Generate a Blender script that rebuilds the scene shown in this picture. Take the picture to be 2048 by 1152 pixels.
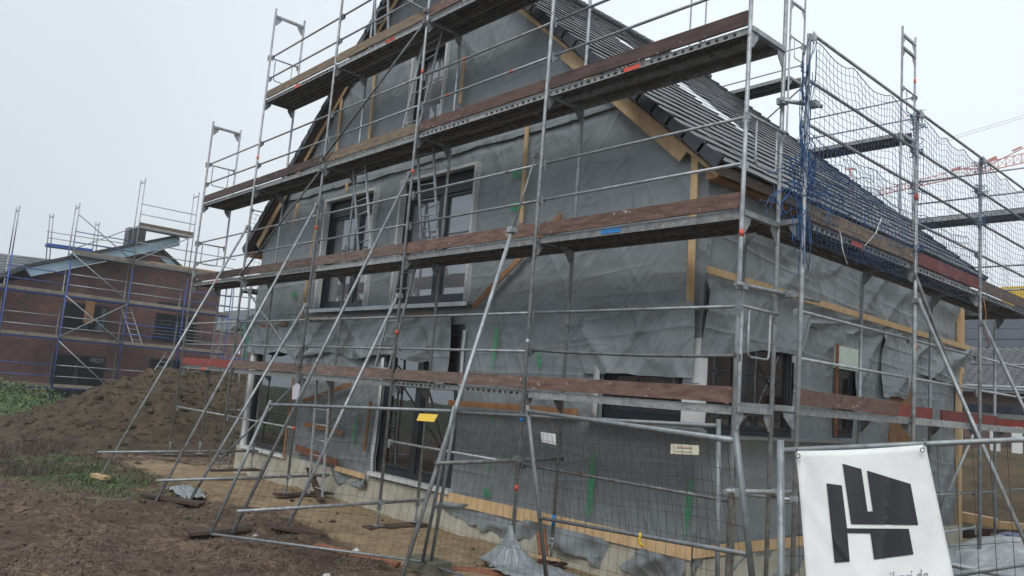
import bpy, math, random
import numpy as np
from mathutils import Vector, Matrix
random.seed(7)
sc = bpy.context.scene
for o in list(bpy.data.objects): bpy.data.objects.remove(o)
COL = sc.collection
R = math.radians
# ------------------------------------------------------------------ camera
FPX, YAW, PITCH, ROLL = 1585.5, -0.844, 0.132, 0.080
CAM = np.array([4.393, -6.970, -0.056])
cy_, sy_, cp_, sp_, cr_, sr_ = math.cos(YAW), math.sin(YAW), math.cos(PITCH), math.sin(PITCH), math.cos(ROLL), math.sin(ROLL)
VF = np.array([sy_*cp_, cy_*cp_, sp_]); _r = np.array([cy_, -sy_, 0.]); _u = np.cross(_r, VF)
VR = _r*cr_+_u*sr_; VU = -_r*sr_+_u*cr_
cd = bpy.data.cameras.new('camera'); cam = bpy.data.objects.new('camera', cd); COL.objects.link(cam)
cd.sensor_width = 36; cd.lens = FPX/2048*36; cd.clip_end = 1500; cd.clip_start = .05
m = Matrix.Identity(4)
for i in range(3):
    m[i][0], m[i][1], m[i][2], m[i][3] = VR[i], VU[i], -VF[i], CAM[i]
cam.matrix_world = m
sc.camera = cam
# ------------------------------------------------------------------ sky, sun, exposure (bright overcast)
SUN_EL, SUN_ROT = R(48), R(150)
w = bpy.data.worlds.new('World'); sc.world = w; w.use_nodes = True
nt = w.node_tree; nt.nodes.clear()
def wn(t, **k):
    n = nt.nodes.new(t)
    for a, b in k.items(): setattr(n, a, b)
    return n
out = wn('ShaderNodeOutputWorld'); bg = wn('ShaderNodeBackground'); sky = wn('ShaderNodeTexSky')
sky.sky_type = 'NISHITA'; sky.sun_disc = False; sky.sun_elevation = SUN_EL; sky.sun_rotation = SUN_ROT; sky.dust_density = 4
tc = wn('ShaderNodeTexCoord'); sep = wn('ShaderNodeSeparateXYZ'); nt.links.new(tc.outputs['Generated'], sep.inputs[0])
no = wn('ShaderNodeTexNoise'); no.inputs['Scale'].default_value = 1.6; no.inputs['Detail'].default_value = 4; no.inputs['Roughness'].default_value = .45
nt.links.new(tc.outputs['Generated'], no.inputs['Vector'])
dp = wn('ShaderNodeVectorMath', operation='DOT_PRODUCT'); nt.links.new(tc.outputs['Generated'], dp.inputs[0]); dp.inputs[1].default_value = (.35, .75, .55)
ad = wn('ShaderNodeMath', operation='MULTIPLY_ADD'); nt.links.new(no.outputs['Fac'], ad.inputs[0]); ad.inputs[1].default_value = .75; nt.links.new(dp.outputs['Value'], ad.inputs[2])
cr = wn('ShaderNodeValToRGB'); nt.links.new(ad.outputs[0], cr.inputs[0])
e = cr.color_ramp.elements
e[0].position = .0; e[0].color = (4.7, 5.2, 5.65, 1)
e[1].position = 1.0; e[1].color = (7.0, 7.55, 7.9, 1)
x = e.new(.5); x.color = (6.0, 6.5, 6.85, 1)
mx = wn('ShaderNodeMixRGB'); mx.inputs[0].default_value = .93
nt.links.new(sky.outputs[0], mx.inputs[1]); nt.links.new(cr.outputs[0], mx.inputs[2])
nt.links.new(mx.outputs[0], bg.inputs[0]); bg.inputs[1].default_value = .1
nt.links.new(bg.outputs[0], out.inputs[0])
sd = bpy.data.lights.new('sun', 'SUN'); sun = bpy.data.objects.new('sun', sd); COL.objects.link(sun)
sd.energy = 1.3; sd.angle = R(25); sd.color = (1, .97, .93)
az = SUN_ROT
sun.rotation_euler = (Vector((math.sin(az)*math.cos(SUN_EL), math.cos(az)*math.cos(SUN_EL), math.sin(SUN_EL)))).to_track_quat('Z', 'Y').to_euler()
sc.view_settings.view_transform = 'Standard'; sc.view_settings.look = 'None'; sc.view_settings.exposure = .53; sc.view_settings.gamma = 1
sc.render.engine = 'CYCLES'
# ------------------------------------------------------------------ helpers
def ray(px, py): return VF+VR*(px-1024)/FPX-VU*(py-576)/FPX
def on(ax, v, px, py):
    d = ray(px, py); t = (v-CAM[ax])/d[ax]; return CAM+t*d
def _h(i, j, s):
    n = (i*374761393+j*668265263+s*974711) & 0x7fffffff
    n = ((n ^ (n >> 13))*1274126177) & 0x7fffffff
    return ((n ^ (n >> 16)) & 0xffff)/65535.0
def vn(x, y, s=0):
    x = np.asarray(x, float); y = np.asarray(y, float)
    xi = np.floor(x).astype(np.int64); yi = np.floor(y).astype(np.int64); fx = x-xi; fy = y-yi
    fx = fx*fx*(3-2*fx); fy = fy*fy*(3-2*fy)
    a = _h(xi, yi, s); b = _h(xi+1, yi, s); c = _h(xi, yi+1, s); d = _h(xi+1, yi+1, s)
    return (a*(1-fx)+b*fx)*(1-fy)+(c*(1-fx)+d*fx)*fy
def fbm(x, y, s=0, o=4):
    t = 0; a = .5
    for k in range(o):
        t = t+a*vn(x, y, s+k); x = x*2.03; y = y*2.03; a *= .5
    return t
def ridge(x, y, s=0): return (1-np.abs(2*vn(x, y, s)-1))

# materials --------------------------------------------------------
MATS = {}
def mat(name, col, rough=.6, metal=0., var=.25, scale=6., bump=.0, bscale=60., col2=None, spec=.5, aniso=None, detail=5):
    m = bpy.data.materials.new(name); m.use_nodes = True; n = m.node_tree.nodes; l = m.node_tree.links
    b = n['Principled BSDF']; b.inputs['Roughness'].default_value = rough; b.inputs['Metallic'].default_value = metal
    b.inputs['Specular IOR Level'].default_value = spec
    t = n.new('ShaderNodeTexCoord'); src = t.outputs['Object']
    if aniso:
        mp = n.new('ShaderNodeMapping'); mp.inputs['Scale'].default_value = aniso; l.new(src, mp.inputs[0]); src = mp.outputs[0]
    no = n.new('ShaderNodeTexNoise'); no.inputs['Scale'].default_value = scale; no.inputs['Detail'].default_value = detail; no.inputs['Roughness'].default_value = .6
    l.new(src, no.inputs['Vector'])
    r = n.new('ShaderNodeValToRGB'); r.color_ramp.elements[0].position = .32; r.color_ramp.elements[1].position = .68
    c2 = col2 or tuple(min(1, c*(1+var)) for c in col); c1 = col if col2 else tuple(c*(1-var) for c in col)
    r.color_ramp.elements[0].color = (*c1, 1); r.color_ramp.elements[1].color = (*c2, 1)
    l.new(no.outputs['Fac'], r.inputs[0])
    oi = n.new('ShaderNodeObjectInfo'); mr = n.new('ShaderNodeMapRange'); l.new(oi.outputs['Random'], mr.inputs[0]); mr.inputs[3].default_value = .78; mr.inputs[4].default_value = 1.22
    sv = n.new('ShaderNodeVectorMath'); sv.operation = 'SCALE'; l.new(r.outputs[0], sv.inputs[0]); l.new(mr.outputs[0], sv.inputs['Scale']); l.new(sv.outputs[0], b.inputs['Base Color'])
    if bump:
        nb = n.new('ShaderNodeTexNoise'); nb.inputs['Scale'].default_value = bscale; nb.inputs['Detail'].default_value = 4
        l.new(src, nb.inputs['Vector'])
        bp = n.new('ShaderNodeBump'); bp.inputs['Strength'].default_value = bump; bp.inputs['Distance'].default_value = .02
        l.new(nb.outputs['Fac'], bp.inputs['Height']); l.new(bp.outputs[0], b.inputs['Normal'])
    MATS[name] = m; return m
ZINC = mat('galvanised steel', (.30, .325, .345), .45, .35, .3, 9, .15, 120)
ZINCD = mat('dull galvanised steel', (.17, .18, .185), .55, .3, .35, 7, .2, 90)
ZINCL = mat('pale galvanised steel', (.36, .385, .40), .45, .35, .2, 12)
DECKM = mat('scaffold deck steel', (.16, .15, .145), .6, .2, .5, 5, .4, 70)
DECKE = mat('scaffold deck edge', (.30, .315, .32), .5, .35, .3, 14, .1, 60)
HOLE = mat('dark perforation', (.02, .02, .02), .9)
def perf_mat():
    m = mat('perforated deck steel', (.12, .12, .115), .55, .3, .4, 6, .3, 60); n = m.node_tree.nodes; l = m.node_tree.links
    t = n.new('ShaderNodeTexCoord'); k = n.new('ShaderNodeTexBrick'); l.new(t.outputs['Object'], k.inputs['Vector']); k.inputs['Scale'].default_value = 1; k.inputs['Brick Width'].default_value = .052; k.inputs['Row Height'].default_value = .026; k.inputs['Mortar Size'].default_value = .0085; k.inputs['Mortar Smooth'].default_value = 0
    k.inputs['Color1'].default_value = (0, 0, 0, 1); k.inputs['Color2'].default_value = (0, 0, 0, 1); k.inputs['Mortar'].default_value = (1, 1, 1, 1)
    s = n.new('ShaderNodeSeparateXYZ'); l.new(t.outputs['Object'], s.inputs[0])
    tr = n.new('ShaderNodeBsdfTransparent'); x = n.new('ShaderNodeMixShader'); l.new(k.outputs['Color'], x.inputs[0]); l.new(tr.outputs[0], x.inputs[1]); l.new(n['Principled BSDF'].outputs[0], x.inputs[2]); l.new(x.outputs[0], n['Material Output'].inputs[0]); return m
DECKP = perf_mat()
WOODS = [mat('toe board dark brown', (.075, .047, .042), .8, 0, .4, 3, .3, 30, aniso=(1, 6, 6)),
         mat('toe board red brown', (.095, .052, .043), .85, 0, .45, 4, .3, 30, col2=(.20, .125, .10), aniso=(1, 5, 5)),
         mat('toe board weathered', (.13, .10, .075), .85, 0, .4, 4, .4, 30, col2=(.24, .18, .12), aniso=(1, 6, 6)),
         mat('toe board red painted', (.22, .04, .03), .6, 0, .25, 5),
         mat('toe board rose brown', (.10, .068, .056), .8, 0, .3, 5, .3, 30, col2=(.21, .15, .125), aniso=(1, 5, 5))]
def spots(m, col, sc_, th, wd=.04, det=3):
    n = m.node_tree.nodes; l = m.node_tree.links; b = n['Principled BSDF']; src = b.inputs['Base Color'].links[0].from_socket
    t = n.new('ShaderNodeTexCoord'); k = n.new('ShaderNodeTexNoise'); k.inputs['Scale'].default_value = sc_; k.inputs['Detail'].default_value = det; l.new(t.outputs['Object'], k.inputs['Vector'])
    q = n.new('ShaderNodeMapRange'); l.new(k.outputs['Fac'], q.inputs[0]); q.inputs[1].default_value = th; q.inputs[2].default_value = th+wd
    x = n.new('ShaderNodeMixRGB'); l.new(q.outputs[0], x.inputs[0]); l.new(src, x.inputs[1]); x.inputs[2].default_value = (*col, 1); l.new(x.outputs[0], b.inputs['Base Color'])
for m_ in (ZINC, ZINCD, ZINCL, DECKE): spots(m_, (.50, .49, .46), 22, .66); spots(m_, (.12, .07, .045), 5, .66, .08, 5)
for m_ in WOODS: spots(m_, (.38, .35, .32), 13, .68, .03, 4)
PINE = mat('new pine timber', (.50, .33, .165), .7, 0, .18, 3, .2, 25, col2=(.64, .46, .27), aniso=(4, 4, 1))
OLDW = mat('weathered orange timber', (.26, .13, .06), .8, 0, .3, 5, .3, 25, col2=(.36, .20, .10))
DARKW = mat('wet brown timber', (.07, .045, .035), .8, 0, .4, 6, .4, 30)
PINK = mat('red toned timber', (.22, .09, .05), .8, 0, .3, 6, .3, 30)
MARK = mat('fluorescent red tape', (.62, .10, .06), .6, 0, .15, 30)
BLUEM = mat('bright blue tape', (.03, .22, .55), .6, 0, .1)
def tarp_mat(name, c1, c2, rough, k1=1.0, k2=1.0):
    m = bpy.data.materials.new(name); m.use_nodes = True; n = m.node_tree.nodes; l = m.node_tree.links
    b = n['Principled BSDF']; b.inputs['Specular IOR Level'].default_value = .5
    t = n.new('ShaderNodeTexCoord')
    def noise(sc_, det, rot=None, scl=None, dist=0, rg=.5):
        src = t.outputs['Object']
        if rot is not None:
            q = n.new('ShaderNodeMapping'); q.inputs['Rotation'].default_value = rot; l.new(src, q.inputs[0]); src = q.outputs[0]
            q = n.new('ShaderNodeMapping'); q.inputs['Scale'].default_value = scl; l.new(src, q.inputs[0]); src = q.outputs[0]
        k = n.new('ShaderNodeTexNoise'); k.inputs['Scale'].default_value = sc_; k.inputs['Detail'].default_value = det; k.inputs['Distortion'].default_value = dist; k.inputs['Roughness'].default_value = rg; l.new(src, k.inputs['Vector']); return k.outputs['Fac']
    def mth(op, a, b_=None, c=None):
        k = n.new('ShaderNodeMath'); k.operation = op
        for i, q in enumerate((a, b_, c)):
            if q is None: continue
            if isinstance(q, (int, float)): k.inputs[i].default_value = q
            else: l.new(q, k.inputs[i])
        return k.outputs[0]
    def crease(f, p, off=.5, wd=6): return mth('POWER', mth('MAXIMUM', mth('SUBTRACT', 1, mth('MULTIPLY', mth('ABSOLUTE', mth('SUBTRACT', f, off)), wd)), 0), p)
    r = n.new('ShaderNodeValToRGB'); r.color_ramp.elements[0].position = .35; r.color_ramp.elements[1].position = .68
    r.color_ramp.elements[0].color = (*c1, 1); r.color_ramp.elements[1].color = (*c2, 1)
    nc = noise(1.1, 6, rg=.6); l.new(nc, r.inputs[0]); l.new(r.outputs[0], b.inputs['Base Color'])
    mr = n.new('ShaderNodeMapRange'); l.new(noise(3, 5), mr.inputs[0]); mr.inputs[3].default_value = rough-.06; mr.inputs[4].default_value = rough+.14; l.new(mr.outputs[0], b.inputs['Roughness'])
    h = mth('MULTIPLY', crease(noise(1.5, 1.5, (0, R(25), R(25)), (1, 1, .28), .6), 2.0), 1.0*k1)
    h = mth('MULTIPLY_ADD', crease(noise(2.4, 2, (0, R(-35), R(-35)), (1, 1, .35), .8), 2.0), .6*k1, h)
    h = mth('MULTIPLY_ADD', crease(noise(1.3, 1, (R(4), R(4), 0), (.22, .22, 2.2), .3), 2.2, wd=7), .55*k1, h)
    v = n.new('ShaderNodeTexVoronoi'); v.inputs['Scale'].default_value = 3.2
    w = n.new('ShaderNodeVectorMath'); w.operation = 'MULTIPLY_ADD'; wn_ = n.new('ShaderNodeTexNoise'); wn_.inputs['Scale'].default_value = 1.3; l.new(t.outputs['Object'], wn_.inputs[0]); l.new(wn_.outputs['Color'], w.inputs[0]); w.inputs[1].default_value = (.9, .9, .9); l.new(t.outputs['Object'], w.inputs[2]); l.new(w.outputs[0], v.inputs['Vector'])
    h = mth('MULTIPLY_ADD', v.outputs['Distance'], .55*k2, h)
    h = mth('MULTIPLY_ADD', noise(9, 2, dist=.5), .10*k2, h)
    bp = n.new('ShaderNodeBump'); bp.inputs['Strength'].default_value = .45; bp.inputs['Distance'].default_value = .04
    l.new(h, bp.inputs['Height']); l.new(bp.outputs[0], b.inputs['Normal'])
    return m
TARP = tarp_mat('grey facade membrane', (.203, .230, .246), (.240, .268, .284), .38, .9, .25)
TARPL = tarp_mat('loose grey membrane', (.203, .230, .245), (.246, .274, .290), .36, 1.1, .6)
PLAST = tarp_mat('clear grey plastic sheet', (.25, .28, .30), (.42, .46, .49), .3)
ANTH = mat('anthracite window frame', (.022, .026, .034), .35, 0, .15, 5)
WHITE = mat('white reveal board', (.62, .64, .65), .6, 0, .08, 20, .1, 40)
TAPE = mat('pale sealing tape', (.40, .42, .43), .6, 0, .35, 25, col2=(.60, .62, .63))
SILL = mat('aluminium sill', (.45, .48, .50), .35, .5, .15, 8)
CONC = mat('pale concrete plinth', (.30, .28, .22), .85, 0, .25, 3, .3, 30, col2=(.44, .43, .37))
SHUT = mat('pale green shutter box', (.52, .60, .54), .7, 0, .06)
CORE = mat('wall core', (.12, .12, .12), .9)
GREEN = mat('green spray paint', (.02, .38, .13), .6, 0, .3, 40)
TILE = mat('dark roof tile', (.042, .046, .054), .42, 0, .4, 7, .05, 60, spec=.9)
TILEV = mat('dark verge tile', (.04, .044, .052), .4, 0, .25, 5)
UNDER = mat('pale roof underlay', (.72, .75, .78), .35, 0, .06, 3)
ROPE = mat('blue net rope', (.03, .10, .26), .7, 0, .3, 12)
ROPEG = mat('grey blue net rope', (.08, .105, .15), .7, 0, .3, 12)
WIRE = mat('rusty fence wire', (.06, .05, .045), .7, .2, .3, 30)
FENCE = mat('fence tube steel', (.22, .245, .26), .5, .35, .25, 12, .1, 100)
def glass_mat(name, tint, refl, fac):
    m = bpy.data.materials.new(name); m.use_nodes = True; n = m.node_tree.nodes; l = m.node_tree.links
    n.remove(n['Principled BSDF']); o = n['Material Output']
    g = n.new('ShaderNodeBsdfGlossy'); g.inputs['Color'].default_value = (*refl, 1); g.inputs['Roughness'].default_value = .015
    d = n.new('ShaderNodeBsdfDiffuse'); d.inputs['Color'].default_value = (*tint, 1)
    t = n.new('ShaderNodeTexCoord'); no = n.new('ShaderNodeTexNoise'); no.inputs['Scale'].default_value = 1.5; l.new(t.outputs['Object'], no.inputs[0])
    bp = n.new('ShaderNodeBump'); bp.inputs['Strength'].default_value = .04; bp.inputs['Distance'].default_value = .05; l.new(no.outputs['Fac'], bp.inputs['Height']); l.new(bp.outputs[0], g.inputs['Normal'])
    lw = n.new('ShaderNodeLayerWeight'); lw.inputs['Blend'].default_value = fac
    x = n.new('ShaderNodeMixShader'); l.new(lw.outputs['Fresnel'], x.inputs[0]); l.new(d.outputs[0], x.inputs[1]); l.new(g.outputs[0], x.inputs[2]); l.new(x.outputs[0], o.inputs[0])
    return m
GLASS = glass_mat('coated window glass', (.02, .018, .016), (.8, .84, .88), .72)
GLASSU = glass_mat('pane with pale film behind', (.20, .20, .215), (.8, .84, .88), .66)
GLASSD = glass_mat('dim window glass', (.02, .022, .024), (.55, .6, .65), .45)
def brick_mat(name, c1, c2, mortar, axis):
    m = bpy.data.materials.new(name); m.use_nodes = True; n = m.node_tree.nodes; l = m.node_tree.links; b = n['Principled BSDF']; b.inputs['Roughness'].default_value = .85
    t = n.new('ShaderNodeTexCoord'); s = n.new('ShaderNodeSeparateXYZ'); c = n.new('ShaderNodeCombineXYZ'); l.new(t.outputs['Object'], s.inputs[0])
    l.new(s.outputs[axis], c.inputs[0]); l.new(s.outputs[2], c.inputs[1])
    k = n.new('ShaderNodeTexBrick'); l.new(c.outputs[0], k.inputs['Vector']); k.inputs['Scale'].default_value = 1; k.inputs['Brick Width'].default_value = .25; k.inputs['Row Height'].default_value = .083; k.inputs['Mortar Size'].default_value = .008
    k.inputs['Color1'].default_value = (*c1, 1); k.inputs['Color2'].default_value = (*c2, 1); k.inputs['Mortar'].default_value = (*mortar, 1)
    no = n.new('ShaderNodeTexNoise'); no.inputs['Scale'].default_value = .6; no.inputs['Detail'].default_value = 6; l.new(t.outputs['Object'], no.inputs[0])
    mr = n.new('ShaderNodeMapRange'); l.new(no.outputs['Fac'], mr.inputs[0]); mr.inputs[1].default_value = .3; mr.inputs[2].default_value = .7; mr.inputs[3].default_value = .65; mr.inputs[4].default_value = 1.35
    mu = n.new('ShaderNodeVectorMath'); mu.operation = 'SCALE'; l.new(k.outputs['Color'], mu.inputs[0]); l.new(mr.outputs[0], mu.inputs['Scale']); l.new(mu.outputs[0], b.inputs['Base Color'])
    return m
BRICKL = brick_mat('red brown brick', (.20, .085, .068), (.115, .062, .058), (.19, .15, .135), 1)
BRICKR = brick_mat('mixed brown brick', (.15, .085, .07), (.09, .06, .055), (.14, .12, .11), 0)
ZB = mat('blue painted scaffold tube', (.04, .09, .30), .5, .2, .3, 8)

# mesh builder -----------------------------------------------------
class MB:
    def __init__(s): s.v = []; s.f = []; s.sm = []
    def add(s, vs, fs, smooth=False):
        k = len(s.v); s.v += [tuple(map(float, p)) for p in vs]; s.f += [tuple(i+k for i in f) for f in fs]; s.sm += [smooth]*len(fs)
    def box(s, x0, x1, y0, y1, z0, z1):
        s.add([(x0, y0, z0), (x1, y0, z0), (x1, y1, z0), (x0, y1, z0), (x0, y0, z1), (x1, y0, z1), (x1, y1, z1), (x0, y1, z1)],
              [(0, 3, 2, 1), (4, 5, 6, 7), (0, 1, 5, 4), (1, 2, 6, 5), (2, 3, 7, 6), (3, 0, 4, 7)])
    def beam(s, p, q, w, h, up=(0, 0, 1)):     # w across, h along up
        p = Vector(p); q = Vector(q); d = (q-p).normalized(); up = Vector(up)
        a = d.cross(up); a = a.normalized() if a.length > 1e-4 else Vector((1, 0, 0)); b = a.cross(d).normalized()
        vs = []
        for c in (p, q):
            for i, j in ((-1, -1), (1, -1), (1, 1), (-1, 1)): vs.append(c+a*(w/2*i)+b*(h/2*j))
        s.add(vs, [(0, 1, 2, 3), (7, 6, 5, 4), (0, 4, 5, 1), (1, 5, 6, 2), (2, 6, 7, 3), (3, 7, 4, 0)])
    def path(s, pts, r, n=8, cap=True):
        pts = [Vector(p) for p in pts]; rings = []; k = len(s.v); a0 = None
        for i, p in enumerate(pts):
            d = (pts[min(i+1, len(pts)-1)]-pts[max(i-1, 0)]).normalized()
            if a0 is None: a0 = d.cross(Vector((0, 0, 1)) if abs(d.z) < .9 else Vector((1, 0, 0))).normalized()
            a0 = (a0-d*a0.dot(d)).normalized(); b0 = d.cross(a0)
            for j in range(n):
                t = 2*math.pi*j/n; s.v.append(tuple(p+a0*(r*math.cos(t))+b0*(r*math.sin(t))))
        for i in range(len(pts)-1):
            for j in range(n):
                s.f.append((k+i*n+j, k+i*n+(j+1) % n, k+(i+1)*n+(j+1) % n, k+(i+1)*n+j)); s.sm.append(True)
        if cap:
            s.f.append(tuple(k+j for j in range(n))[::-1]); s.sm.append(False)
            e = k+(len(pts)-1)*n; s.f.append(tuple(e+j for j in range(n))); s.sm.append(False)
    def tube(s, p, q, r, n=8): s.path([p, q], r, n)
    def grid(s, P, mask=None, smooth=True):    # P: (a,b,3)
        a, b = P.shape[:2]; k = len(s.v); s.v += [tuple(p) for p in P.reshape(-1, 3).tolist()]
        for i in range(a-1):
            for j in range(b-1):
                if mask is None or mask[i, j]:
                    s.f.append((k+i*b+j, k+(i+1)*b+j, k+(i+1)*b+j+1, k+i*b+j+1)); s.sm.append(smooth)
    def prism(s, poly, axis, a, b):            # poly of 2d points in the other two axes (x,z) or (y,z)
        n = len(poly); vs = []
        for c in (a, b):
            for (u, v) in poly: vs.append((u, c, v) if axis == 1 else ((c, u, v) if axis == 0 else (u, v, c)))
        s.add(vs, [tuple(range(n))[::-1], tuple(range(n, 2*n))]+[(i, (i+1) % n, n+(i+1) % n, n+i) for i in range(n)])
    def build(s, name, m, parent=None, label=None, solid=None):
        used = s.v
        me = bpy.data.meshes.new(name)
        off = Vector((0, 0, 0)); p = parent
        while p is not None: off += p.location; p = p.parent
        me.from_pydata([(v[0]-off.x, v[1]-off.y, v[2]-off.z) for v in used], [], s.f)
        me.polygons.foreach_set('use_smooth', s.sm)
        me.materials.append(m); me.validate(); me.update()
        o = bpy.data.objects.new(name, me); COL.objects.link(o)
        if parent is not None: o.parent = parent
        if label: o['label'] = label
        if solid:
            md = o.modifiers.new('thickness', 'SOLIDIFY'); md.thickness = solid; md.offset = 0
        return o
def thing(name, loc, label, cat, group=None):
    o = bpy.data.objects.new(name, None); COL.objects.link(o); o.location = loc; o.empty_display_size = .2
    o['label'] = label; o['category'] = cat
    if group: o['group'] = group
    return o
def tag(o, label, cat, group=None, kind=None):
    if kind != 'structure': o['label'] = label; o['category'] = cat
    if group: o['group'] = group
    if kind: o['kind'] = kind
    return o
def recenter(o):
    vs = [v.co for v in o.data.vertices]; c = Vector((sum(v.x for v in vs)/len(vs), sum(v.y for v in vs)/len(vs), min(v.z for v in vs)))
    o.data.transform(Matrix.Translation(-c)); o.location = o.location+c; return o

# ================================================================== GROUND
def sstep(a, b, x): t = np.clip((x-a)/(b-a), 0, 1); return t*t*(3-2*t)
def ground_z(x, y):
    x = np.asarray(x, float); y = np.asarray(y, float)
    z = -2.25-.10*sstep(-8, -14, x)
    z = z+.5*sstep(-2.6, -7.5, y)*sstep(-9, 2, x)              # rises a little to where the photographer stands
    z = z+1.75*sstep(11.5, 21, y)*sstep(-12, -4, x)             # bank beyond the house on the right
    near = np.exp(-(((x+4)/14)**2+((y+1)/12)**2))
    rough = (fbm(x*.55, y*.9, 2, 3)-.45)*.22+(fbm(x*1.3, y*1.3, 3, 5)-.48)*.26+(fbm(x*6, y*6, 9, 3)-.42)*.10
    flat = sstep(-1.3, -.2, y)*(1-sstep(9, 11, y))*sstep(-14.5, -13, x)*(1-sstep(1, 3, x))
    return z+rough*(.35+.75*near)*(1-.5*flat)
def lines(a, b, fa, fb, step, coarse=14):
    l = list(np.arange(fa, fb+1e-6, step)); k = step; v = fa
    while v > a: k *= 1.35; v -= k; l.insert(0, v)
    k = step; v = fb
    while v < b: k *= 1.35; v += k; l.append(v)
    return np.array(l)
gx = lines(-260, 200, -20, 5, .085); gy = lines(-60, 320, -7, 3, .085)
GX, GY = np.meshgrid(gx, gy, indexing='ij')
P = np.stack([GX, GY, ground_z(GX, GY)], -1)
b = MB(); b.grid(P)
def ground_mat():
    m = bpy.data.materials.new('soil sand and stubble'); m.use_nodes = True; n = m.node_tree.nodes; l = m.node_tree.links; b = n['Principled BSDF']; b.inputs['Roughness'].default_value = .92; b.inputs['Specular IOR Level'].default_value = .25
    t = n.new('ShaderNodeTexCoord'); s = n.new('ShaderNodeSeparateXYZ'); l.new(t.outputs['Object'], s.inputs[0])
    def noise(sc_, det=6, rough=.6, dist=0):
        k = n.new('ShaderNodeTexNoise'); k.inputs['Scale'].default_value = sc_; k.inputs['Detail'].default_value = det; k.inputs['Roughness'].default_value = rough; k.inputs['Distortion'].default_value = dist; l.new(t.outputs['Object'], k.inputs['Vector']); return k.outputs['Fac']
    def mth(op, a, b_=None, c=None):
        k = n.new('ShaderNodeMath'); k.operation = op
        for i, q in enumerate((a, b_, c)):
            if q is None: continue
            if isinstance(q, (int, float)): k.inputs[i].default_value = q
            else: l.new(q, k.inputs[i])
        return k.outputs[0]
    def mr(v, a, b_): 
        k = n.new('ShaderNodeMapRange'); k.interpolation_type = 'SMOOTHSTEP'; l.new(v, k.inputs[0]); k.inputs[1].default_value = a; k.inputs[2].default_value = b_; return k.outputs[0]
    def ramp(v, c1, c2, a=.3, b_=.7):
        k = n.new('ShaderNodeValToRGB'); k.color_ramp.elements[0].position = a; k.color_ramp.elements[1].position = b_; k.color_ramp.elements[0].color = (*c1, 1); k.color_ramp.elements[1].color = (*c2, 1); l.new(v, k.inputs[0]); return k.outputs[0]
    def mix(f, a, b_):
        k = n.new('ShaderNodeMixRGB'); l.new(f, k.inputs[0]); l.new(a, k.inputs[1]); l.new(b_, k.inputs[2]); return k.outputs[0]
    X, Y = s.outputs[0], s.outputs[1]
    n1 = noise(1.1, 8, .65); n2 = noise(9, 6, .7); n3 = noise(.35, 4)
    soil = ramp(n1, (.050, .033, .025), (.125, .088, .064)); straw = ramp(n2, (.075, .048, .034), (.28, .205, .14), .42, .72)
    base = mix(mr(noise(.9, 5, .7, .8), .44, .56), soil, straw)
    base = mix(mr(noise(3.2, 7, .7, .6), .50, .62), base, ramp(n2, (.07, .05, .04), (.19, .145, .11)))
    # sand along the wall
    edge = mth('ADD', Y, mth('MULTIPLY', mth('SUBTRACT', n1, .5), 1.9))
    f = mth('MULTIPLY', mr(edge, -1.25, -.75), mr(mth('MULTIPLY', Y, -1), -12.5, -11))
    f = mth('MULTIPLY', f, mr(mth('ADD', X, mth('MULTIPLY', n1, 2)), -15.5, -13.2))
    f = mth('MULTIPLY', f, mr(mth('MULTIPLY', X, -1), -6, -3))
    sand = ramp(noise(4, 7, .6), (.20, .142, .086), (.37, .28, .175))
    base = mix(f, base, sand)
    # grass
    g = mth('MULTIPLY', mr(mth('ADD', Y, mth('MULTIPLY', n1, 2.4)), -3.2, -1.6), mr(mth('MULTIPLY', mth('ADD', Y, mth('MULTIPLY', n1, 1.4)), -1), .2, 1.1))
    g = mth('MULTIPLY', g, mr(mth('MULTIPLY', mth('ADD', X, n1), -1), 10.5, 12.0))
    far = mr(mth('MULTIPLY', X, -1), 24, 30)
    g = mth('MAXIMUM', g, far)
    base = mix(mth('MULTIPLY', g, mr(n1, .35, .6)), base, ramp(n2, (.025, .045, .015), (.06, .095, .035)))
    bank = mr(Y, 11, 13)
    base = mix(bank, base, ramp(noise(1.6, 8, .7), (.045, .035, .022), (.13, .095, .055)))
    l.new(base, b.inputs['Base Color'])
    bp = n.new('ShaderNodeBump'); bp.inputs['Strength'].default_value = .9; bp.inputs['Distance'].default_value = .05; l.new(mth('MULTIPLY_ADD', noise(25, 5, .7), .5, n2), bp.inputs['Height']); l.new(bp.outputs[0], b.inputs['Normal'])
    return m
GM = ground_mat()
ground = b.build('ground', GM); ground['kind'] = 'structure'

# ================================================================== HOUSE
YW, XW = 1.05, -1.15            # gable plane, eave-side plane
XL, YB = -13.80, 9.60
SL = .87
def roof_z(x): return 3.15+SL*min(XW-x, x+14.05) if True else 0
RX = (XW-14.05)/2; RZ = roof_z(RX)
house = thing('house', ((XL+XW)/2, 5.3, -2.25), 'unfinished gabled house wrapped in grey plastic membrane behind the scaffolding', 'house')
EZ = 3.08
b = MB(); b.prism([(XL+.15, -2.3), (XW-.22, -2.3), (XW-.22, EZ-.05), (RX, RZ-.35), (XL+.15, EZ-.05)], 1, YW+.42, YB)
b.build('wall', CORE, house)
b = MB(); b.box(XL-.02, -5.0, YW-.03, YW+.2, -2.6, -1.74); b.box(-5.0, XW, YW-.03, YW+.2, -2.6, -1.8); b.box(XW-.2, XW+.03, YW+.2, YB, -2.6, -1.8)
b.build('plinth', CONC, house)
OPA = [(-10.74, -8.82, 1.40, 3.68), (-7.88, -5.72, 1.40, 3.68), (-7.92, -6.88, 4.15, 6.22), (-13.45, -11.42, -1.70, .95), (-7.92, -5.72, -1.62, 1.0), (-2.66, -1.37, -.27, .95)]
OPB = [(1.22, 3.32, -.36, 1.02), (4.45, 5.15, -.32, 1.03)]
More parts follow.
